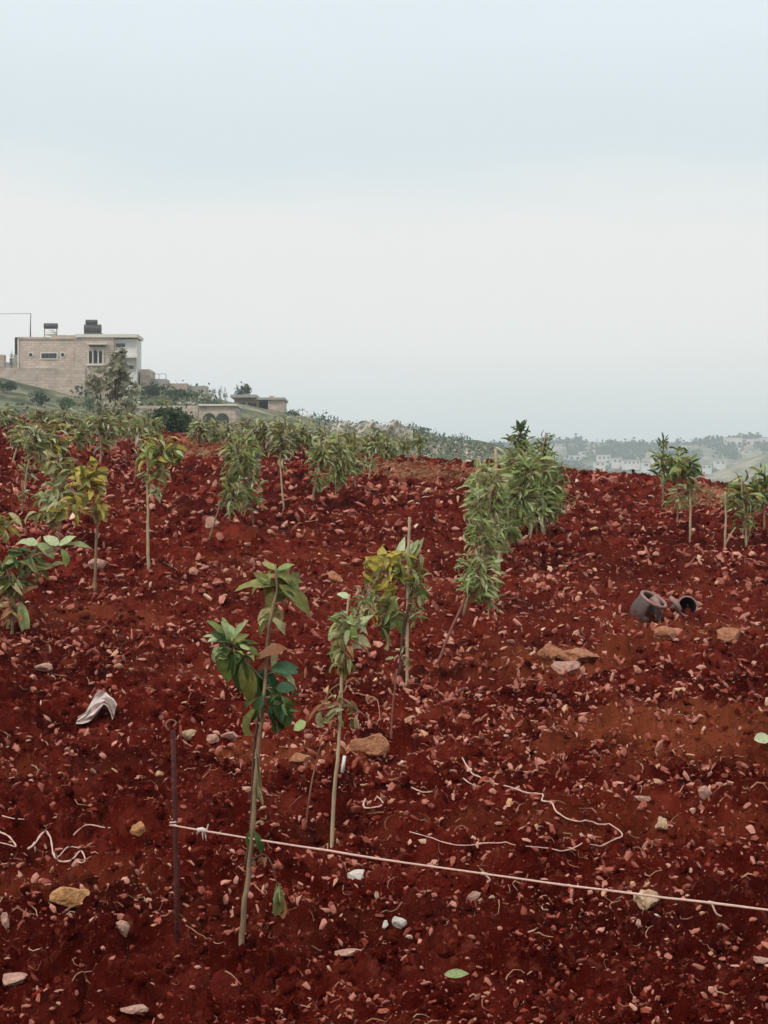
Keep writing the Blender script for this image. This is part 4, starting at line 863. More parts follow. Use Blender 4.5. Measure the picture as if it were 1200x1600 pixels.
ground_cord('curled_strip', 'tangled pale strip ending in a loop at the lower left', 'strip', [(44, 1334), (54, 1326), (66, 1321), (78, 1328), (84, 1342), (90, 1354), (100, 1358), (112, 1350), (126, 1345), (133, 1350), (126, 1356), (118, 1351)], 2.9, 'cord')
ground_cord('curled_strip', 'short pale strip above the looped tangle', 'strip', [(90, 1347), (106, 1342), (124, 1340)], 2.2, 'cord')
ground_cord('curled_strip', 'forked pale strip at the left picture edge', 'strip', [(-6, 1306), (8, 1311), (18, 1322), (25, 1331), (14, 1327), (-4, 1322)], 2.6, 'cord')
ground_cord('dry_stick', 'straight pale stick left of the rusty stake', 'stick', [(115, 1312), (132, 1309), (150, 1308), (172, 1308)], 2.2, 'cord', .8, 2)
ground_cord('dry_stick', 'short straight pale stick in the middle of the field', 'stick', [(643, 1249), (660, 1246), (676, 1246)], 2.4, 'cord', .8, 2)
ground_cord('dry_stick', 'thin forked twig lying at the left edge', 'stick', [(4, 1297), (20, 1298), (38, 1303)], 1.8, 'cord', .8, 2)
ground_cord('dry_stick', 'thin curved twig in front of the tall cane', 'stick', [(566, 1090), (578, 1104), (590, 1116), (594, 1132)], 1.8, 'straw', .8, 2)
ground_cord('dry_stick', 'bent pale stick by the end of the loose cord', 'stick', [(724, 1228), (734, 1236), (748, 1238)], 1.8, 'cord', .8, 2)
# torn plastic
pb = at(150, 1132); kk = pb.y / F; m_ = MB(); n1, n2 = 9, 8; G_ = []
outl = [(118, 1132, 122, 1122), (128, 1131, 134, 1112), (138, 1128, 142, 1098), (146, 1122, 150, 1084), (154, 1112, 158, 1078), (162, 1100, 166, 1082), (168, 1104, 172, 1088), (174, 1116, 178, 1092), (176, 1124, 183, 1100)]
for i, (xa, ya, xb, yb) in enumerate(outl):
    for j in range(n2):
        t = j / (n2 - 1); G_.append(P(xa + (xb - xa) * t, ya + (yb - ya) * t, pb.y + .05 * t + rnd(-.034, .034)))
m_.poly(G_, [(i*n2+j, (i+1)*n2+j, (i+1)*n2+j+1, i*n2+j+1) for i in range(n1-1) for j in range(n2-1)])
o = m_.build('plastic_scrap', M['plastic'], origin=(pb.x, pb.y, pb.z), smooth=False); tag(o, 'crumpled whitish torn plastic scrap standing up on the soil', 'plastic scrap')
sol = o.modifiers.new('thickness', 'SOLIDIFY'); sol.thickness = .002
# fallen leaves
def fallen(px, py, lpx, wpx, mat, var, ang, label):
    p = at(px, py); k = p.y / F; o = bpy.data.objects.new('fallen_leaf', leaf_me(mat, var)); COL.objects.link(o)
    R = frame(Vector((math.cos(ang), math.sin(ang), .12)), Vector((0, -.8, .6))); o.matrix_basis = Matrix.Translation(p + Vector((-lpx*.5*k*math.cos(ang), -.02, .045))) @ (R @ Matrix.Diagonal((lpx*k, wpx*k/.34, lpx*k))).to_4x4()
    tag(o, label, 'leaf')
fallen(713, 1545, 38, 15, 'pale', 0, -.15, 'pale green fallen leaf on the soil at the bottom')
fallen(1192, 1170, 30, 20, 'pale', 0, .2, 'pale green fallen leaf at the right picture edge')

mb = MB()
for (x0, x1, y0, y1, n) in ((265, 400, 692, 716, 420), (540, 745, 722, 748, 420), (1050, 1165, 768, 795, 420), (0, 60, 660, 690, 120), (820, 900, 745, 800, 160)):
    for _ in range(n):
        p = at(rnd(x0, x1), rnd(y0, y1)); L_ = rnd(.05, .16); a = rnd(-.5, .5) + random.choice((0, 3.14)); h = rnd(.0, .09)
        mb.tube([p, p + Vector((math.cos(a)*L_*.5, math.sin(a)*L_*.5, h)), p + Vector((math.cos(a)*L_, math.sin(a)*L_, h*rnd(.2, 1)))], .007, .004, 3)
tag(mb.build('dry_grass', M['drygrass'], smooth=False), 'strips of dry tan grass along the furrows near the crest', 'dry grass', kind='stuff')

# ------------------------------------------------------------------ broken pot and buried pipe
def revolve(prof, axis_m, nseg=28, skip=None):
    V = []; Fc = []; n = len(prof)
    for k in range(nseg):
        a = 2 * math.pi * k / nseg
        for r, z in prof: V.append(axis_m @ Vector((r * math.cos(a), r * math.sin(a), z)))
    for k in range(nseg):
        k2 = (k + 1) % nseg
        for j in range(n - 1):
            if skip and skip(k / nseg, j): continue
            Fc.append((k*n+j, k2*n+j, k2*n+j+1, k*n+j+1))
    return V, Fc
pp = at(1018, 968); kk = pp.y / F
root = empty('broken_pot', pp); tag(root, 'broken grey brown plastic pot tipped over on the red soil', 'pot')
ax = Matrix.Translation(pp + Vector((-6*kk, .02, 13*kk))) @ Matrix.Rotation(math.radians(27), 4, 'Y') @ Matrix.Rotation(math.radians(20), 4, 'X')
R_ = 25 * kk
prof = [(R_*.55, -R_*.95), (R_*.8, -R_*.85), (R_*.98, -R_*.45), (R_*1.02, -R_*.1), (R_*.98, R_*.25), (R_*.9, R_*.6), (R_*.84, R_*.82)]
def sk(a, j): 
    return (.70 < a < 1.0 and j >= 3) or (.76 < a < .97 and j >= 2) or (a < .06 and j >= 4)
V, Fc = revolve(prof, ax, 36, sk); m_ = MB(); m_.poly(V, Fc); o = m_.build('side_wall', M['pot'], root)
sol = o.modifiers.new('thickness', 'SOLIDIFY'); sol.thickness = 2.4 * kk
tor = [ax @ Vector((R_*.84*math.cos(a), R_*.84*math.sin(a), R_*.84)) for a in [2*math.pi*j/36 for j in range(37)]]
m_ = MB(); m_.tube(tor, 2.6 * kk, 2.6 * kk, 6); m_.build('rim', M['pot_rim'], root)
V, Fc = revolve([(0.001, -R_*.90), (R_*.5, -R_*.93), (R_*.76, -R_*.8), (R_*.92, -R_*.45), (R_*.94, -R_*.1), (R_*.90, R_*.25), (R_*.83, R_*.55)], ax, 36, sk)
m_ = MB(); m_.poly(V, Fc); m_.build('inner_wall', M['pot_in'], root)
sh = [P(1022, 930, pp.y - .05), P(1032, 958, pp.y - .1), P(1036, 954, pp.y - .08), P(1026, 928, pp.y - .03), P(1014, 936, pp.y - .02)]
m_ = MB(); m_.poly(sh, [(0, 1, 2, 3), (0, 4, 1)]); o = m_.build('shard', M['pot_rim'], root); o.modifiers.new('thickness', 'SOLIDIFY').thickness = 2 * kk
pq = at(1074, 958); kk = pq.y / F
root = empty('buried_pipe', pq); tag(root, 'half buried pipe with a round black mouth beside the broken pot', 'pipe')
ax = Matrix.Translation(pq + Vector((0, 0, 7*kk))) @ Matrix.Rotation(math.radians(76), 4, 'X') @ Matrix.Rotation(math.radians(6), 4, 'Y')
R_ = 16 * kk
V, Fc = revolve([(R_*.98, -R_*3), (R_*1.0, -R_), (R_*1.02, 0), (R_*.93, R_*.02), (R_*.9, -R_*.5), (R_*.88, -R_*3)], ax, 32)
m_ = MB(); m_.poly(V, Fc); m_.build('pipe_wall', M['pot'], root)
V, Fc = revolve([(R_*.86, R_*.0), (R_*.85, -R_*2.5), (.001, -R_*2.6)], ax, 32); m_ = MB(); m_.poly(V, Fc); m_.build('pipe_lining', M['pot_in'], root)
m_ = MB(); m_.tube([ax @ Vector((R_*.97*math.cos(a), R_*.97*math.sin(a), R_*.03)) for a in [2*math.pi*j/36 for j in range(37)]], 1.5 * kk, 1.5 * kk, 5); m_.build('rim', M['pot_rim'], root)
m_ = MB(); m_.poly([P(1046, 934, pq.y-.03), P(1056, 944, pq.y-.05), P(1062, 956, pq.y-.06), P(1066, 952, pq.y-.04), P(1060, 938, pq.y-.02), P(1048, 930, pq.y-.02)], [(0, 1, 4, 5), (1, 2, 3, 4)])
o = m_.build('shard', M['pot_rim'], root); o.modifiers.new('thickness', 'SOLIDIFY').thickness = 4 * kk

# ------------------------------------------------------------------ the stone house on the hill
HY = 205.0; k = HY / F
root = empty('stone_house', P(124, 590, HY)); tag(root, 'beige flat roofed stone house standing on the hill', 'house')
def part(name, mat, parent, boxes, smooth=False, label=None):
    m_ = MB()
    for bx in boxes: m_.pbox(*bx)
    o = m_.build(name, M[mat], parent, smooth=smooth)
    if label: o['label'] = label
    return o
part('wall', 'stonewall', root, [(28, 529, 118, 640, HY, 11)])
part('bay', 'stonewall', root, [(118.01, 527, 178, 640, HY - .9, 12)])
part('wing', 'render_white', root, [(178.01, 530, 213.5, 640, HY - .3, 4)], label='pale rendered right wing')
part('parapet', 'stonewall', root, [(27.5, 526.5, 80, 530, HY - .15, 11.3), (80, 523.5, 118, 530, HY - .15, 11.3)])
part('cornice', 'trim', root, [(117.5, 522, 178, 527, HY - 1.2, 12.6), (178.01, 522, 214.5, 527, HY - 1.2, 5.2)])
part('corner_trim', 'trim', root, [(27.3, 530, 29.4, 575, HY - .12, .3), (211.8, 530, 214, 600, HY - .45, .4)])
part('sill_band', 'trim', root, [(36, 574, 76, 576, HY - .5, .5)])
def window(px0, py0, px1, py1, Y, parent, mull=0, lab=None):
    f = MB(); t = 1.5
    f.pbox(px0 - t, py0 - t, px1 + t, py0, Y - .12, .3); f.pbox(px0 - t, py1, px1 + t, py1 + t, Y - .12, .3)
    f.pbox(px0 - t, py0, px0, py1, Y - .12, .3); f.pbox(px1, py0, px1 + t, py1, Y - .12, .3)
    o = f.build('window', M['trim'], parent, smooth=False)
    if lab: o['label'] = lab
    p = MB(); p.pbox(px0, py0, px1, py1, Y - .03, .02); p.build('pane', M['glass'], o, smooth=False, origin=parent.location)
    if mull:
        m_ = MB()
        for i in range(1, mull + 1):
            x = px0 + (px1 - px0) * i / (mull + 1); m_.pbox(x - .25, py0, x + .25, py1, Y - .07, .03)
        m_.build('mullion', M['metal'], o, smooth=False, origin=parent.location)
    return o
window(64.5, 552, 88.5, 560, HY, root, 3, 'wide dark window')
window(181, 536.5, 195.5, 542.5, HY - .3, root, 2)
window(201, 571, 209, 577, HY - .3, root)
for cx_ in (48, 98):
    m_ = MB(); c = P(cx_, 554.5, HY - .06)
    m_.tube([c + Vector((0, -.04, 0)), c + Vector((0, .02, 0))], 4.6 * k, 4.6 * k, 14); o = m_.build('round_window', M['trim'], root, smooth=False)
    m_ = MB(); m_.tube([c + Vector((0, -.06, 0)), c + Vector((0, -.045, 0))], 3.0 * k, 3.0 * k, 14); m_.build('pane', M['glass'], o, smooth=False, origin=root.location)
# balcony recess with three arched openings
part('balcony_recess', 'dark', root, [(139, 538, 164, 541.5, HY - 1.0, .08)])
part('balcony_hood', 'trim', root, [(136, 536.2, 166, 538.2, HY - 1.9, 1.0)])
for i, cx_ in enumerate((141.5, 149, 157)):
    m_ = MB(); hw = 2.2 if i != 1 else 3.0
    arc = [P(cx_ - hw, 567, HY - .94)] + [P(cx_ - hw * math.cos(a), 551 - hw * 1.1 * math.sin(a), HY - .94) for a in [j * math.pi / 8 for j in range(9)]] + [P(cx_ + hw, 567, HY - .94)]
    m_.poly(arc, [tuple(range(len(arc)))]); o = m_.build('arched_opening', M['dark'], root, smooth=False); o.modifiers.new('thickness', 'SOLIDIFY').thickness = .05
part('balcony_column', 'trim', root, [(144.3, 546, 145.8, 568, HY - 1.15, .2)]); part('balcony_column', 'trim', root, [(152.6, 546, 154.2, 568, HY - 1.15, .2)])
part('balcony_column', 'trim', root, [(137, 546, 138.6, 568, HY - 1.15, .2)]); part('balcony_column', 'trim', root, [(160, 546, 161.6, 568, HY - 1.15, .2)])
part('balcony_ledge', 'trim', root, [(134, 568.5, 165, 571, HY - 1.6, .7)])
part('balcony', 'trim', root, [(186, 556, 211, 559, HY - 1.6, 1.3)])
part('side_stair', 'concrete', root, [(9, 566, 27, 575, HY + 1, 5), (15, 560, 27, 566, HY + 1, 5), (21, 554, 27, 560, HY + 1, 5)])
part('rear_wall', 'dark', root, [(23, 527, 28, 575, HY + 3, 6)], label='dark side block at the left')  # side block given an even near-black colour
# retaining wall
rw = MB(); rw.pbox(-70, 574.5, 133, 640, HY - 3.2, 1.4); o = rw.build('retaining_wall', M['stonewall_low'], origin=P(30, 610, HY - 3), smooth=False); tag(o, 'long beige stone retaining wall under the house', 'wall')
rw = MB(); rw.pbox(-60, 554, 6, 574, HY - 3, 1.2); o = rw.build('garden_wall', M['stonewall_low'], origin=P(-20, 570, HY), smooth=False); tag(o, 'taller stone wall block left of the house', 'wall')
# roof things
zr = P(0, 523.5, HY).z
def tankset(label, boxes, legs, cyl, name='water_tank', cat='water tank'):
    r = empty(name, P(cyl[0][0], 524, HY + 2)); tag(r, label, cat)
    for (x0, y0, x1, y1) in cyl:
        m_ = MB(); c0 = P(x0, (y0+y1)/2, HY + 2); c1 = P(x1, (y0+y1)/2, HY + 2); rr_ = (y1 - y0) / 2 * k
        m_.tube([c0, c0.lerp(c1, .04), c0.lerp(c1, .96), c1], rr_, rr_, 14); m_.build('tank', M['tank'], r)
    if boxes: part('panel', 'tank', r, [(*b_, HY + 1.6, 1.2) for b_ in boxes])
    if legs:
        for l in legs: part('leg', 'metal', r, [(*l, HY + 1.8, .12)])
tankset('roof water tank on thin legs over a pale dome', None, [(69, 513, 70.2, 526), (88, 513, 89.2, 526)], [(69, 505, 90, 514)])
m_ = MB(); c = P(80, 524, HY + 2.2)
for i in range(4):
    a0, a1 = i * math.pi / 8, (i + 1) * math.pi / 8
    m_.tube([c + Vector((0, 0, 9*k*math.sin(a0))), c + Vector((0, 0, 9*k*math.sin(a1)))], 9*k*math.cos(a0), max(.02, 9*k*math.cos(a1)), 14)
tag(m_.build('roof_dome', M['render_white'], origin=c), 'small white dome on the house roof under the left tank', 'dome')
tankset('pair of dark roof water tanks stacked above the balcony', [(131, 519.5, 158, 522)], [(131.2, 507, 132.6, 522), (156.6, 507, 158, 522)], [(132, 507, 158, 519.5), (134, 499.5, 152, 507)])
m_ = MB(); m_.tube([P(47.5, 528, HY + 2), P(47.5, 508, HY + 2), P(48.2, 490, HY + 2)], 1.3 * k, .7 * k, 6)
r = empty('roof_pole', P(47.5, 528, HY + 2)); tag(r, 'thin upright pole at the left end of the house roof', 'pole'); m_.build('pole', M['metal'], r, origin=r.location)
m_ = MB(); m_.tube([P(-60 + i * 12, 489.6 + .9 * math.sin(i / 9 * 3.14), HY + 2) for i in range(10)], .35 * k, .35 * k, 4); tag(m_.build('overhead_wire', M['metal'], origin=P(0, 490, HY)), 'thin wire running left from the roof pole', 'wire')
for (x, y, h, lab) in ((17, 566, 20, 'small dark cypress left of the house'),):
    pass

# ------------------------------------------------------------------ trees of leaf faces
def crown_tree(name, label, cat, base, crowns, trunk_r, mat, bark='bark', leaf=.25, group=None, squash=1.0, limbs=6):
    """base Vector; crowns: (Vector centre, (rx,ry,rz), n leaves)"""
    r = empty(name, base); tag(r, label, cat, group)
    t = MB(); top = crowns[0][0]
    t.tube(smooth_path([base + Vector((0, 0, -.3)), base.lerp(top, .4) + rvec() * trunk_r, base.lerp(top, .75) + rvec() * trunk_r, top], 3), trunk_r, trunk_r * .35, 7)
    for c, rad, n in crowns:
        for _ in range(limbs):
            d = rvec(); q = c + Vector((d.x*rad[0], d.y*rad[1], d.z*rad[2])) * .8; s = base.lerp(c, rnd(.5, .9))
            t.tube([s, s.lerp(q, .5) + Vector((0, 0, rad[2]*.08)), q], trunk_r * .3, trunk_r * .08, 4)
    t.build('trunk', M[bark], r)
    Vs = []; 
    for c, rad, n in crowns:
        nb = max(6, n // 14); ctr = []
        for _ in range(nb):
            d = rvec(); ctr.append((c + Vector((d.x*rad[0], d.y*rad[1], d.z*rad[2])) * rnd(.35, .95), rnd(.18, .36)))
        for i in range(n):
            cc, s = random.choice(ctr); q = cc + Vector([max(-1.5, min(1.5, random.gauss(0, 1))) * s * .6 * rad[i_] for i_ in range(3)])
            u = rvec(); v = u.cross(rvec()).normalized(); L_ = leaf * rnd(.6, 1.3)
            Vs += [q - u*L_*.5, q + v*L_*.22 , q + u*L_*.5, q - v*L_*.22]
    V = np.array([tuple(v - base) for v in Vs]); Fc = np.arange(len(V)).reshape(-1, 4)
    me = np_mesh('crown', V, Fc, False); link('crown', me, r, M['fol_' + mat]); return r
# grey tree in front of the house
Yt = 62.0; kt = Yt / F
bt = Vector(((176 - CX) * kt, Yt, tz(176, Yt)))
crown_tree('tree', 'thin grey leaved tree standing in front of the stone house', 'tree', bt,
    [(P(182, 578, Yt), (24*kt, 24*kt, 24*kt), 200), (P(184, 553, Yt), (19*kt, 18*kt, 12*kt), 90), (P(156, 600, Yt), (26*kt, 24*kt, 22*kt), 190), (P(200, 600, Yt), (20*kt, 18*kt, 24*kt), 130), (P(176, 640, Yt), (40*kt, 30*kt, 24*kt), 420)],
    .10, 'grey', leaf=.34, limbs=9)
Yt = 70.0; kt = Yt / F
crown_tree('shrub', 'dense dark green bush beyond the crest right of the grey tree', 'bush', Vector(((266 - CX)*kt, Yt, tz(266, Yt))),
    [(P(262, 655, Yt), (34*kt, 30*kt, 20*kt), 1300), (P(280, 665, Yt), (24*kt, 24*kt, 16*kt), 500)], .07, 'forest', leaf=.22)
def hill_tree(px, top, w_, Y, label, mat='forest', cat='tree', name='tree', cyp=False, n=420, group=None):
    kt = Y / F; zb = tz(px, Y); b = Vector(((px - CX)*kt, Y, zb)); zt = P(px, top, Y).z; h = max(zt - zb, .8); 
    if cyp: c = [(Vector((b.x, b.y, zb + h*.5)), (w_/2*kt, w_/2*kt, h*.5), n)]
    else: c = [(Vector((b.x, b.y, zt - h*.42)), (w_/2*kt, w_/2*kt, h*.45), n)]
    return crown_tree(name, label, cat, b, c, h * .03, mat, leaf=max(.16, w_*kt*.16), limbs=3, group=group)
hill_tree(17, 543, 6, 206, 'thin dark cypress beside the left end of the house', cyp=True, name='cypress_tree', n=160)
hill_tree(380, 600, 28, 226, 'rounded dark tree topping the ruin on the hill', n=700)
hill_tree(661, 666, 11, 272, 'single dark cypress on the sloping ridge', cyp=True, name='cypress_tree')
for x, t_, lab in ((323, 601, 'leftmost dark little tree of the row by the ruin'), (334, 604, 'second dark little tree of the row by the ruin'), (344, 600, 'taller dark little tree of the row by the ruin'), (352, 605, 'rightmost dark little tree of the row by the ruin')):
    hill_tree(x, t_, 8 if x != 334 else 12, 222, lab, cyp=x != 334, n=200, group='row of little trees by the ruin')
for i, (x, t_, w_, Y, lab, mt) in enumerate([
    (238, 600, 36, 190, 'round green bush below the house right corner', 'forest'), (214, 606, 26, 188, 'green bush directly under the white wing', 'dark'), (275, 608, 38, 195, 'wide dark bush on the bank above the arches', 'forest'),
    (300, 612, 24, 198, 'dark bush just left of the arched building', 'dark'), (255, 622, 30, 180, 'lighter bush on the bank below the wide dark one', 'olive'), (200, 628, 34, 170, 'olive bush behind the grey tree', 'olive'),
    (408, 654, 20, 182, 'green bush under the right end of the ruin', 'dark'), (380, 652, 22, 182, 'dusty bush under the ruin overhang', 'olive'), (456, 644, 24, 226, 'dark bush right of the ruin on the slope', 'forest'),
    (470, 655, 28, 225, 'green bush on the slope between ruin and quarry', 'dark'), (505, 662, 26, 230, 'dusty green bush at the left end of the quarry', 'olive'), (10, 596, 30, 180, 'dark bush on the green slope at far left', 'forest'),
    (60, 612, 34, 175, 'dark bush on the green slope below the retaining wall', 'forest'), (105, 622, 30, 172, 'green bush at the foot of the retaining wall', 'dark'), (140, 618, 24, 180, 'bush at the right end of the retaining wall', 'dark'),
    (645, 675, 16, 265, 'small bush left of the single cypress', 'dark'), (700, 683, 14, 300, 'small dark tree on the ridge right of the cypress', 'forest'), (725, 688, 12, 310, 'second small dark tree further down the ridge', 'forest')]):
    hill_tree(x, t_, w_, Y, lab, mt, 'bush' if i < 16 else 'tree', 'shrub' if i < 16 else 'tree', n=480)

# ------------------------------------------------------------------ walls, ruin and arched building on the hill
def hbox(name, label, cat, mat, x0, y0, x1, y1, Y, d):
    m_ = MB(); m_.pbox(x0, y0, x1, y1 + 14, Y, d); return tag(m_.build(name, M[mat], origin=P((x0+x1)/2, y1, Y), smooth=False), label, cat)
hbox('terrace_wall', 'stepped pale block just right of the house', 'wall', 'stonewall_low', 219, 577, 234, 592, 206, 5)
hbox('terrace_wall', 'low stone terrace wall running down from the house', 'wall', 'concrete', 234.5, 592, 260, 600, 207, 3)
hbox('terrace_wall', 'second low terrace wall further down the slope', 'wall', 'stonewall_low', 260.5, 599, 292, 606, 208, 3)
hbox('terrace_wall', 'third low terrace wall nearest the little trees', 'wall', 'concrete', 292.5, 603, 322, 610, 210, 3)
m_ = MB()
for x in (236, 248, 259): m_.pbox(x, 584, x + .7, 592, 208, .1)
m_.pbox(236, 584, 259.7, 584.6, 208, .1); tag(m_.build('railing', M['metal'], origin=P(236, 592, 208), smooth=False), 'thin railing above the first terrace wall', 'railing')
root = empty('ruined_building', P(405, 640, 224)); tag(root, 'low flat roofed stone ruin on the hill right of the house', 'ruin')
part('wall', 'stonewall_low', root, [(366, 621, 405, 650, 224.5, 6), (419, 624.5, 443, 650, 223, 7)])
part('roof_slab', 'concrete', root, [(360, 616.5, 401, 621, 223, 8)]); part('roof_slab', 'concrete', root, [(401.01, 621, 445, 624.5, 222.5, 8)])
part('opening_shade_panel', 'dark', root, [(372, 630, 400, 640, 224.35, .1)]); part('opening_shade_panel', 'dark', root, [(405.2, 627, 418.8, 642, 226, .1)])  # shade below the roof slabs, put in as near-black panels
part('pier', 'trim', root, [(384, 629, 386.5, 641, 224.2, .3)])
part('parapet', 'stonewall_low', root, [(421, 618.5, 428, 621, 223.5, .6)])
root = empty('arched_building', P(340, 660, 157)); tag(root, 'small pale stone building with two dark arched openings', 'building')
part('wall', 'stonewall_low', root, [(311, 633.5, 368, 700, 158, 5)]); part('cornice', 'trim', root, [(309.5, 631.2, 370, 634, 157.7, 5.6)])
for cx_, hw in ((327, 10), (347.5, 10)):
    arc = [P(cx_ - hw, 668, 157.95)] + [P(cx_ - hw*math.cos(a), 655 - hw*.95*math.sin(a), 157.95) for a in [j*math.pi/10 for j in range(11)]] + [P(cx_ + hw, 668, 157.95)]
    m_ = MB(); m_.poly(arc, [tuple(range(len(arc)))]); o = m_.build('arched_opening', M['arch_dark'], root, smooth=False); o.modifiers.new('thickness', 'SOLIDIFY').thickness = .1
hbox('boundary_wall', 'long pale field wall left of the arched building', 'wall', 'stonewall_low', 190, 634, 309, 644, 166, .6)
hbox('stone_pillar', 'small stone pillar on the ridge above the quarry', 'pillar', 'concrete', 612.5, 655.5, 617, 664, 271, .5)
hbox('thin_post', 'thin post standing on the ridge in the centre', 'post', 'metal', 527.4, 650, 528.6, 660, 240, .1)
# quarry face: a broken sheet of rock standing on the slope
nxq, nzq = 70, 26; G_ = []
for i in range(nxq):
    px = 505 + 140 * i / (nxq - 1); Y = 196 + 20 * i / (nxq - 1); top_ = 662 + 5 * math.sin(i * .31) + 2.5 * math.sin(i * 1.3) + max(0, (540 - px) * .18) + max(0, (px - 625) * .5)
    for j in range(nzq):
        t = j / (nzq - 1); py = 716 + (top_ - 716) * t
        dpt = 3.2 * t + 1.3 * float(vnoise(np.array([i * .23]), np.array([j * .45]), 5)[0]) + .7 * float(vnoise(np.array([i * .9]), np.array([j * 1.1]), 6)[0])
        G_.append(P(px, py, Y + dpt - 4))
m_ = MB(); m_.poly(G_, [(i*nzq+j, (i+1)*nzq+j, (i+1)*nzq+j+1, i*nzq+j+1) for i in range(nxq-1) for j in range(nzq-1)])
b0 = len(m_.v); back = [P(505 + 140 * i / (nxq - 1), 672, 232 + 30 * i / (nxq - 1)) for i in range(nxq)]
m_.v += [tuple(p) for p in back]; m_.f += [(i*nzq+nzq-1, (i+1)*nzq+nzq-1, b0+i+1, b0+i) for i in range(nxq-1)]
tag(m_.build('quarry_face', M['cliff'], origin=P(570, 700, 245)), 'pale broken quarry face on the ridge in the centre', 'rock face')

for i_, (x0, x1, y_, Y, h_, lab) in enumerate([
    (232, 300, 618, 178, 6, 'broken pale dry stone wall above the boundary wall'), (378, 440, 652, 176, 7, 'broken dry stone wall under the ruin'), (446, 500, 656, 200, 6, 'crumbling stone wall right of the ruin'),
    (398, 470, 668, 160, 7, 'lowest crumbling stone wall of the slope below the ruin'), (262, 312, 606, 196, 5, 'short stone wall on the bank under the terraces'), (480, 528, 667, 200, 6, 'crumbling wall running into the quarry')]):
    n_ = 34; G_ = []; F_ = []
    for j in range(n_):
        t = j / (n_ - 1); x = x0 + (x1 - x0) * t; zb = tz(x, Y) ; hh = h_ * Y / F * rnd(.35, 1.15) * (1 - .5 * t)
        X_ = (x - CX) / F * Y; d0 = rnd(-.25, .25)
        for (dy, z) in ((-.45 + d0, zb - 1.2), (-.4 + d0, zb + hh * .5), (-.25 + d0, zb + hh), (.35 + d0, zb + hh * rnd(.8, 1)), (.5 + d0, zb - 1.2)): G_.append((X_ + rnd(-.08, .08), Y + dy, z))
    F_ = [(j*5+k_, (j+1)*5+k_, (j+1)*5+k_+1, j*5+k_+1) for j in range(n_-1) for k_ in range(4)]
    m_ = MB(); m_.poly(G_, F_); tag(m_.build('dry_stone_wall', M['cliff'], origin=G_[0], smooth=False), lab, 'wall', 'dry stone walls stepping down the hill')

# scrub and pale stones over the hillside
def hill_scatter(name, n, r0, r1, smin, smax, mat, label, cat, leaves=0, xr=(-200, 1100)):
    Vs = []; Fs = []
    rr_ = r0 * (r1 / r0) ** RS.rand(n); pxx = xr[0] + RS.rand(n) * (xr[1] - xr[0])
    dens = vnoise((pxx-CX)/F*rr_/14, rr_/16, 31); keep = (dens > RS.rand(n) * 1.3 - .8) & ~((pxx > 350) & (pxx < 455) & (rr_ > 186)) & ~((pxx < 125) & (rr_ > 172)) & ~((pxx > 312) & (pxx < 368) & (rr_ > 140) & (rr_ < 163)); rr_, pxx = rr_[keep], pxx[keep]; n = len(rr_)
    zz = Thill(pxx, rr_); xx = (pxx - CX) / F * rr_; s = smin + (smax - smin) * RS.rand(n) ** 2
    if leaves:
        m = leaves; c = np.stack([xx, rr_, zz + s * .35], 1)[:, None, :] + np.clip(RS.normal(size=(n, m, 3)), -1.4, 1.4) * (s[:, None, None] * np.array([.5, .5, .30]))
        u = RS.normal(size=(n, m, 3)); u /= np.linalg.norm(u, axis=2)[..., None]; v = np.cross(u, RS.normal(size=(n, m, 3))); v /= np.linalg.norm(v, axis=2)[..., None]
        L_ = (s[:, None, None] * .30) * (.6 + RS.rand(n, m, 1) * .8)
        V = np.stack([c - u*L_*.5, c + v*L_*.28, c + u*L_*.5, c - v*L_*.28], 2).reshape(-1, 3); Fc = np.arange(len(V)).reshape(-1, 4)
    else:
        V = IV[None] * (1 + .3 * (RS.rand(n, 12, 1)*2 - 1)) * (s[:, None, None] * np.array([1, .8, .55])); V = np.einsum('nij,nvj->nvi', rotmats(n, .3), V)
        V = (V + np.stack([xx, rr_, zz + s*.15], 1)[:, None, :]).reshape(-1, 3); Fc = (IF_[None] + (np.arange(n)*12)[:, None, None]).reshape(-1, 3)
    o = link(name, np_mesh(name, V, Fc, False), None, M[mat]); tag(o, label, cat, kind='stuff')
hill_scatter('hillside_scrub', 5200, 125, 400, .4, 1.9, 'fol_forest', 'low dark green scrub covering the hillside', 'scrub', 26)
hill_scatter('hillside_grass_tufts', 8500, 115, 400, .3, 1.2, 'fol_grey', 'pale dry grass tufts over the hillside', 'grass', 14)
hill_scatter('hillside_scrub', 1500, 120, 215, .35, 1.1, 'fol_dark', 'mid green scrub on the bank right of the house', 'scrub', 22, (200, 540))
hill_scatter('hillside_grass_tufts', 2200, 115, 210, .25, .8, 'fol_dusty', 'pale grass tufts on the bank right of the house', 'grass', 14, (120, 560))
hill_scatter('hillside_scrub', 1500, 100, 172, .25, .7, 'fol_forest', 'low dark turf and scrub on the slope at far left', 'scrub', 22, (-80, 235))
hill_scatter('hillside_stones', 3600, 115, 330, .15, .6, 'cliff', 'pale stones strewn over the green hillside', 'stones')

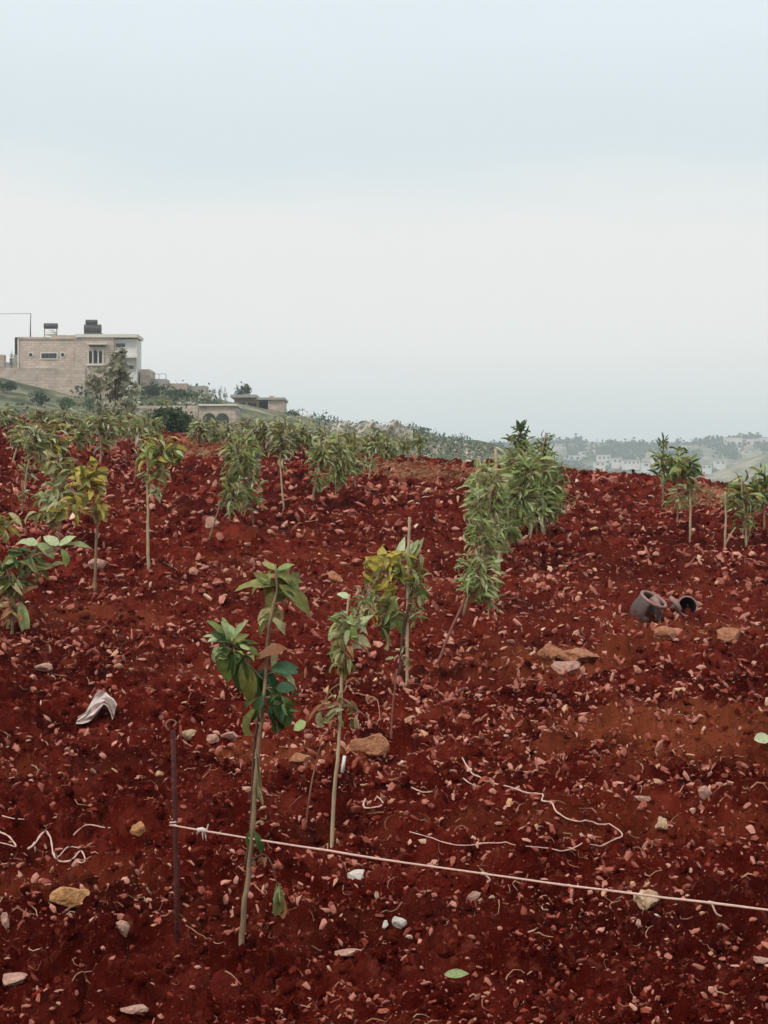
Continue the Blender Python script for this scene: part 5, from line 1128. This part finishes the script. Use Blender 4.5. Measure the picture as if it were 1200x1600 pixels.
# ------------------------------------------------------------------ the far town
RZ = random.Random(21)
def far_house(px0, py0, px1, py1, Y, label, flat=True, wins=0, dome=False):
    r = empty('house', P((px0+px1)/2, py1, Y)); tag(r, label, 'house', 'pale houses on the hazy far hill')
    part('wall', 'farwall', r, [(px0, py0, px1, py1 + 8, Y, 9)])
    if flat: part('roof', 'farroof', r, [(px0 - .6, py0 - 1.0, px1 + .6, py0, Y - .4, 9.8)])
    else:
        a, b = P(px0 - 1, py0, Y - .5), P(px1 + 1, py0, Y - .5); h = 4.2 * Y / F; m_ = MB()
        m_.poly([a, b, b + Vector((0, 10, 0)), a + Vector((0, 10, 0)), a + Vector((2.5, 5, h)), b + Vector((-2.5, 5, h))], [(0, 1, 5, 4), (2, 3, 4, 5), (1, 2, 5), (3, 0, 4), (0, 3, 2, 1)])
        m_.build('roof', M['farroof'], r, smooth=False)
    for i in range(wins):
        x = px0 + (px1 - px0) * (i + .5) / wins; kk_ = (px1 - px0) / wins
        part('window', 'dark', r, [(x - kk_*.22, py0 + (py1-py0)*.3, x + kk_*.22, py0 + (py1-py0)*.75, Y - .1, .2)])
FH = [(900, 694, 922, 703, 1380, 'far pale house left in the town on the skyline', False, 2), (926, 696, 950, 704, 1370, 'long far house in the middle of the skyline town', True, 3),
      (955, 697, 976, 705, 1385, 'far house with pitched roof right of the long one', False, 2), (980, 699, 998, 706, 1390, 'small far house near the skyline post', True, 2),
      (912, 703, 930, 712, 1290, 'far house on the slope beneath the skyline town', True, 2), (934, 711, 954, 719, 1200, 'pale far house stepping down into the valley', True, 3),
      (958, 716, 972, 724, 1150, 'white far house above the red crest', True, 2), (974, 719, 1000, 726, 1140, 'long white far building above the red crest', True, 4),
      (1004, 723, 1016, 730, 1120, 'small white far house left of the slender sapling', True, 1), (1098, 704, 1132, 708, 1340, 'long low white far building at the right', True, 4),
      (1134, 684, 1160, 706, 1330, 'largest far building, pale and square, at the right', True, 3), (1164, 686, 1186, 700, 1345, 'far building joined right of the largest one', True, 2),
      (1118, 708, 1130, 713, 1300, 'tiny white far house under the low white building', True, 1), (1096, 726, 1112, 733, 1120, 'far white shed in the hollow at right', True, 2),
      (870, 702, 890, 710, 1330, 'far pale house just right of the leafy row', False, 2), (888, 712, 908, 719, 1240, 'far pale house low behind the leafy row', True, 2),
      (1142, 700, 1158, 704, 1290, 'pale terrace in front of the largest far building', True, 0), (1190, 684, 1206, 694, 1360, 'far house cut by the right picture edge', True, 2)]
FH += [(1010, 700, 1022, 706, 1370, 'small far house left of the slender sapling on the skyline', True, 1), (1060, 700, 1078, 706, 1360, 'far house behind the lone right sapling', False, 2),
      (906, 706, 920, 711, 1270, 'narrow far house in the slope under the pale skyline house', True, 1), (944, 704, 958, 709, 1320, 'small far house under the long skyline house', False, 1),
      (930, 722, 946, 728, 1130, 'low white far wall house just over the crest', True, 2), (1102, 712, 1116, 717, 1260, 'far white house under the left end of the low building', True, 1),
      (1160, 704, 1174, 710, 1280, 'far white house below the joined building', True, 1), (1086, 697, 1098, 703, 1350, 'far house left of the long low white building', True, 1),
      (876, 694, 890, 700, 1385, 'far skyline house touching the leafy row', True, 1), (1118, 720, 1134, 726, 1150, 'far white shed right of the hollow', True, 2), (1020, 716, 1034, 722, 1170, 'far house behind the foot of the slender sapling', True, 1)]
for a in FH: far_house(*a[:6], flat=a[6], wins=a[7])
TT_ = [(884, 689, 16), (905, 690, 10), (918, 690, 12), (942, 692, 12), (963, 693, 14), (1010, 692, 8), (1002, 699, 14), (1028, 697, 20), (1086, 688, 18), (1103, 687, 24), (1124, 688, 14), (1150, 681, 22), (1165, 678, 12), (1180, 679, 14), (1194, 684, 12),
       (935, 706, 14), (975, 708, 16), (990, 710, 18), (1015, 711, 20), (1120, 712, 22), (1145, 708, 22), (1172, 703, 20), (1190, 700, 18), (920, 718, 14), (1092, 712, 18), (895, 704, 14)]
spots = ['left of the skyline town', 'on the skyline right of the leafy row', 'between skyline houses', 'over the long far house', 'right of the long far house', 'standing as a thin spike on the skyline', 'below the thin skyline spike', 'behind the slender sapling',
         'behind the lone sapling', 'forming the widest dome on the far ridge', 'left of the largest far building', 'crowning the largest far building', 'atop the ridge right of the largest far building', 'second from the right on the far ridge', 'last on the far ridge at the right edge',
         'on the slope under the skyline town', 'under the pitched roof house', 'above the long white building', 'left of the slender sapling in the valley', 'under the low white building', 'below the largest far building', 'right below the joined far building', 'on the right slope edge', 'in the valley above the red crest', 'in the hollow at right', 'beside the far house near the leafy row']
for (x, t_, w_), s_ in zip(TT_, spots):
    Y = 1395 if t_ < 700 else 1290
    kt = Y / F; zt = P(x, t_, Y).z; hh = 11 if w_ > 8 else 9; b = Vector(((x-CX)*kt, Y, min(tz(x, Y), zt - 5))); h = zt - b.z
    crown_tree('tree', 'hazy far tree ' + s_, 'tree', b, [(Vector((b.x, b.y, zt - min(h*.5, 4.5))), (w_/2*kt, w_/2*kt, min(h*.5, 5)), 170)], .35, 'forest', leaf=2.2, group='hazy trees on the far hill', limbs=2)
# far wood reading as one mass
Vs = []
n = 5200; rr_ = 1000 + RS.rand(n) * 420; pxx = 720 + RS.rand(n) * 620; d_ = vnoise(pxx/30, rr_/60, 17) + .35*vnoise(pxx/9, rr_/20, 18); kp_ = d_ > -.05; rr_, pxx = rr_[kp_], pxx[kp_]; n = len(rr_)
zz = Thill(pxx, rr_); s = 1.5 + 2.5 * RS.rand(n); m = 7
c = np.stack([(pxx-CX)/F*rr_, rr_, zz + s*.5], 1)[:, None, :] + RS.normal(size=(n, m, 3)) * (s[:, None, None] * .45)
u = RS.normal(size=(n, m, 3)); u /= np.linalg.norm(u, axis=2)[..., None]; v = np.cross(u, RS.normal(size=(n, m, 3))); v /= np.linalg.norm(v, axis=2)[..., None]; L_ = s[:, None, None] * .9
V = np.stack([c - u*L_*.5, c + v*L_*.4, c + u*L_*.5, c - v*L_*.4], 2).reshape(-1, 3)
tag(link('distant_wood', np_mesh('distant_wood', V, np.arange(len(V)).reshape(-1, 4), False), None, M['fol_forest']), 'hazy woodland patches on the far hill', 'wood', kind='stuff')
